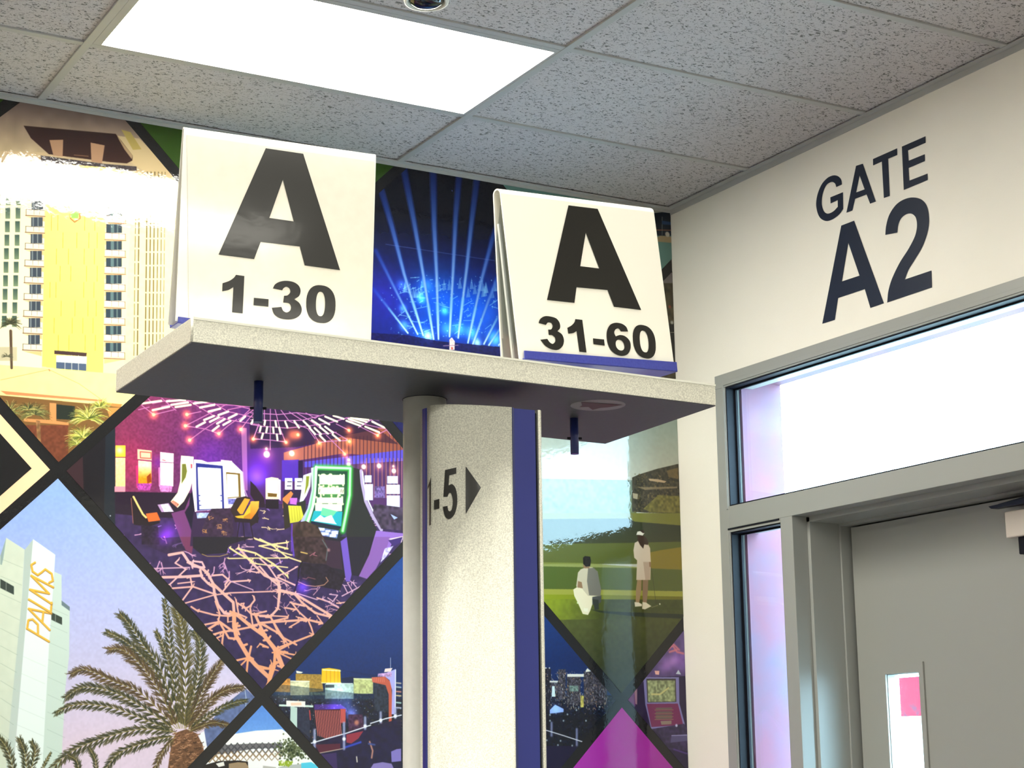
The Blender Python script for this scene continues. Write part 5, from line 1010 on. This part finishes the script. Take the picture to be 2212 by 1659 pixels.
# ------------------------------------------------------------------ the two folded signs in blue trays
def sign_frame(o, X, Z):
    o = np.array(o)+np.array([0, 0, EYE]); X = np.array(X); Z = np.array(Z); n = np.cross(X, Z)
    if n[1] > 0: n = -n
    return o, X, Z, n/np.linalg.norm(n)
def fold_sheet(name, A, B, Cc, D, n, back, m, parent, th=.0022, rr=.006):
    """inverted U sheet: front quad A(bl) B(br) C(tr) D(tl); back = how far the rear leaf's foot stands behind"""
    prof = []
    up_l = (D-A)/np.linalg.norm(D-A); up_r = (Cc-B)/np.linalg.norm(Cc-B)
    V, F = [], []
    def sec(foot, top, upv, lean):
        P = [foot, top-upv*rr]
        for k in range(1, 8):
            t = math.pi*k/8; P.append(top-upv*rr+upv*rr*math.sin(t)-n*(rr*(1-math.cos(t))))
        P.append(top-upv*rr-n*2*rr); P.append(foot-n*back+lean)
        return P
    L_ = sec(A, D, up_l, np.array([-.002, 0, 0])); R_ = sec(B, Cc, up_r, np.array([0, 0, 0]))
    k = len(L_)
    def inner(P):
        out = []
        for i, p in enumerate(P):
            a = P[max(i-1, 0)]; b_ = P[min(i+1, len(P)-1)]; t = b_-a; nn = np.cross(t, X_); nn /= np.linalg.norm(nn)
            cen = (P[0]+P[-1])/2
            if nn@(cen-p) < 0 and i not in (3, 4, 5): nn = -nn
            if i in (3, 4, 5, 6) and nn[2] > 0: nn = -nn
            out.append(p+nn*th)
        return out
    X_ = (B-A)/np.linalg.norm(B-A)
    Li, Ri = inner(L_), inner(R_)
    V = L_+R_+Li+Ri
    for i in range(k-1):
        F += [(i, i+1, k+i+1, k+i), (2*k+i, 3*k+i, 3*k+i+1, 2*k+i+1), (i, 2*k+i, 2*k+i+1, i+1), (k+i, k+i+1, 3*k+i+1, 3*k+i)]
    F += [(0, k, 3*k, 2*k), (k-1, 3*k-1, 4*k-1, 2*k-1)]
    return mesh(name, V, F, m, parent)
def tray(parent, TL, TR, BR, BL, n, depth, hook, m):
    """open channel: front flange quad, floor going back, rear flange"""
    bk = -n*depth; bk[2] = 0 if False else bk[2]
    upv = (TL-BL)/np.linalg.norm(TL-BL)
    th = .0016
    slab('tray_flange', [TL, TR, BR, BL], -n*th, m, parent, bevel=.0004)
    slab('tray_floor', [BL, BR, BR+bk, BL+bk], upv*th, m, parent, bevel=.0004)
    slab('tray_flange', [BL+bk, BR+bk, BR+bk+upv*hook-n*.006, BL+bk+upv*hook-n*.006], n*th, m, parent, bevel=.0004)

# sign A 1-30
o1, X1, Z1v, n1 = sign_frame([0.7055, 2.08, 0.5526], [0.99734, -0.07287, -0.00105], [-0.00304, -0.05609, 0.99842])
s1 = empty('boarding_sign', (0.84, 2.10, ZP+TP), label='white folded sign reading A 1-30 in a blue tray', cat='sign')
pl1 = lambda q: onplane(q, o1, n1)
A, B, Cc, D = [pl1(q) for q in [(379, 693), (801.1, 745), (812.4, 332.5), (397.5, 273)]]
fold_sheet('folded_sheet', A, B, Cc, D, n1, .030, M['sheet'], s1, rr=.004)
ins = [pl1(q)+n1*.0006 for q in [(407.5, 700), (799.5, 744), (808.5, 350), (403.5, 292)]]
slab('paper_insert', ins, n1*.0006, M['paper'], s1)
off1 = n1*.0018
S1 = {'letter': [[(680, 258, 1), (938, 296, 1), (1192, 1098, 1), (948, 1065, 1), (915, 935, 1), (645, 903, 1), (600, 1022, 1), (355, 990, 1)], [(798, 475, 1), (873, 762, 1), (705, 738, 1)]],
 'numeral': [[(475, 1130, 1), (533, 1138, 1), (521, 1396, 1), (448, 1388, 1), (457, 1214, 1), (425, 1234), (380, 1244, 1), (382, 1188, 1), (428, 1172), (460, 1150)]],
 'hyphen': [[(598, 1288, 1), (700, 1298, 1), (698, 1350, 1), (596, 1340, 1)]],
 'numeral.3': [[(728, 1224, 1), (745, 1195), (778, 1177), (822, 1171), (872, 1180), (906, 1203), (920, 1238), (910, 1275), (878, 1298, 1), (912, 1325), (928, 1365), (917, 1405), (880, 1431), (830, 1438), (775, 1428), (738, 1400), (721, 1357, 1), (788, 1351, 1), (800, 1377), (824, 1389), (848, 1375), (853, 1347), (838, 1326), (800, 1321, 1), (806, 1274, 1), (830, 1271), (848, 1250), (843, 1225), (822, 1213), (803, 1222), (793, 1237, 1)]]}
for nm, lps in S1.items():
    decal(nm.split('.')[0], [smooth_loop(crop(360, 240, 3.19, l)) for l in lps], pl1, M['black'], s1, off1)
decal('numeral', [crop(360, 240, 3.19, superell(1060, 1332, (101, 11), (-3, 130))), crop(360, 240, 3.19, superell(1057, 1331, (31, 4), (-2, 84)))], pl1, M['black'], s1, off1)
o1f = o1+n1*.006
pf = lambda q: onplane(q, o1f, n1)
tray(s1, pf((385, 683.5)), pf((808, 742)), pf((808, 765)), pf((384.5, 697.5)), n1, .040, .012, M['blue'])
def peg(parent, ptop, pbot, m, yz):
    c = onz(ptop, ZP); d = ray(pbot); hd = np.linalg.norm(c[:2])/np.linalg.norm(d[:2]); zb = EYE+d[2]*hd
    cyl('peg', (c[0], c[1], zb), (c[0], c[1], ZP+.0005), .0062, m, parent, n=24)
    pz = EYE+ray(yz)[2]*np.linalg.norm(c[:2])/np.linalg.norm(ray(yz)[:2])
    cyl('cross_pin', (c[0]-.010, c[1]+.004, pz), (c[0]+.010, c[1]-.004, pz), .0018, M['gasket'], parent, n=12)
peg(st, (559, 822), (558, 912), M['navy'], (560, 882))

# sign A 31-60
o2, X2, Z2v, n2 = sign_frame([1.2045, 2.08, 0.5557], [0.98339, 0.15032, 0.10172], [-0.10579, 0.01931, 0.9942])
s2 = empty('boarding_sign', (1.35, 2.12, ZP+TP), label='white folded sign reading A 31-60, leaning in a raised blue tray', cat='sign')
pl2 = lambda q: onplane(q, o2, n2)
A, B, Cc, D = [pl2(q) for q in [(1123, 778), (1457, 795), (1411, 446.5), (1080, 404)]]
fold_sheet('folded_sheet', A, B, Cc, D, n2, .040, M['sheet'], s2, rr=.009)
off2 = n2*.0008
# clear acrylic side pocket visible between the two leaves
Dm = D-(D-A)*.10
slab('acrylic_edge', [A-n2*.004, A-n2*.036, D*.62+A*.38-n2*.030, Dm-n2*.004], X2*.003, M['acrylic'], s2)
slab('acrylic_edge', [A-n2*.014, A-n2*.018, D*.8+A*.2-n2*.016, D*.8+A*.2-n2*.012], X2*.004, M['steel'], s2)
S2 = {'letter': [[(675, 230, 1), (903, 258, 1), (1242, 1045, 1), (1030, 1020, 1), (980, 890, 1), (738, 868, 1), (722, 990, 1), (508, 967, 1)], [(810, 443, 1), (915, 722, 1), (767, 704, 1)]],
 'numeral': [[(443, 1147, 1), (455, 1116), (490, 1094), (535, 1096), (580, 1111), (606, 1145), (610, 1185), (590, 1210, 1), (625, 1236), (640, 1280), (630, 1325), (595, 1355), (545, 1352), (498, 1327), (467, 1292), (455, 1277, 1), (510, 1270, 1), (530, 1297), (553, 1309), (572, 1290), (570, 1262), (548, 1242), (522, 1240, 1), (517, 1198, 1), (540, 1196), (553, 1170), (540, 1147), (515, 1143), (500, 1162, 1)]],
 'numeral.1': [[(728, 1116, 1), (783, 1122, 1), (816, 1376, 1), (760, 1370, 1), (738, 1210, 1), (712, 1225), (675, 1230, 1), (666, 1185, 1), (700, 1165), (722, 1140)]],
 'hyphen': [[(866, 1266, 1), (953, 1275, 1), (958, 1323, 1), (870, 1312, 1)]],
 'numeral.6': [[(1140, 1213, 1), (1125, 1177), (1090, 1152), (1040, 1145), (998, 1163), (974, 1215), (977, 1290), (1000, 1350), (1040, 1388), (1090, 1403), (1135, 1390), (1159, 1345), (1154, 1290), (1120, 1252), (1080, 1240), (1043, 1250, 1), (1032, 1222), (1042, 1197), (1065, 1190), (1083, 1213, 1)], superell(1077, 1319, (34, 6), (4, 42), 2.1, 24)],
}
for nm, lps in S2.items():
    ll = [smooth_loop(crop(1040, 380, 3.606, l)) if len(l[0]) > 2 or len(l) < 40 and nm != 'numeral.6' else crop(1040, 380, 3.606, l) for l in lps]
    decal(nm.split('.')[0], ll, pl2, M['black'], s2, off2)
decal('numeral', [crop(1040, 380, 3.606, superell(1266, 1292, (89, 18), (8, 129))), crop(1040, 380, 3.606, superell(1265, 1291, (34, 8), (6, 84)))], pl2, M['black'], s2, off2)
o2f = o2+n2*.006
pg = lambda q: onplane(q, o2f, n2)
tray(s2, pg((1133, 757)), pg((1462, 782)), pg((1464, 803)), pg((1134, 775.5)), n2, .045, .014, M['blue'])
c2_ = onz((1240, 905), ZP)
box('tray_support', (c2_[0]-.035, c2_[1]-.004, ZP+TP+.0005), (c2_[0]+.035, c2_[1]+.012, ZP+TP+.016), M['navy'], s2)
peg(st, (1240, 902), (1240, 981), M['navy'], (1241, 947))

for s_ in (s1, s2):                 # everything of the signs rests on the tray top
    for ch in s_.children:
        for v in ch.data.vertices: v.co.z = max(v.co.z, ZP+TP+.0012)
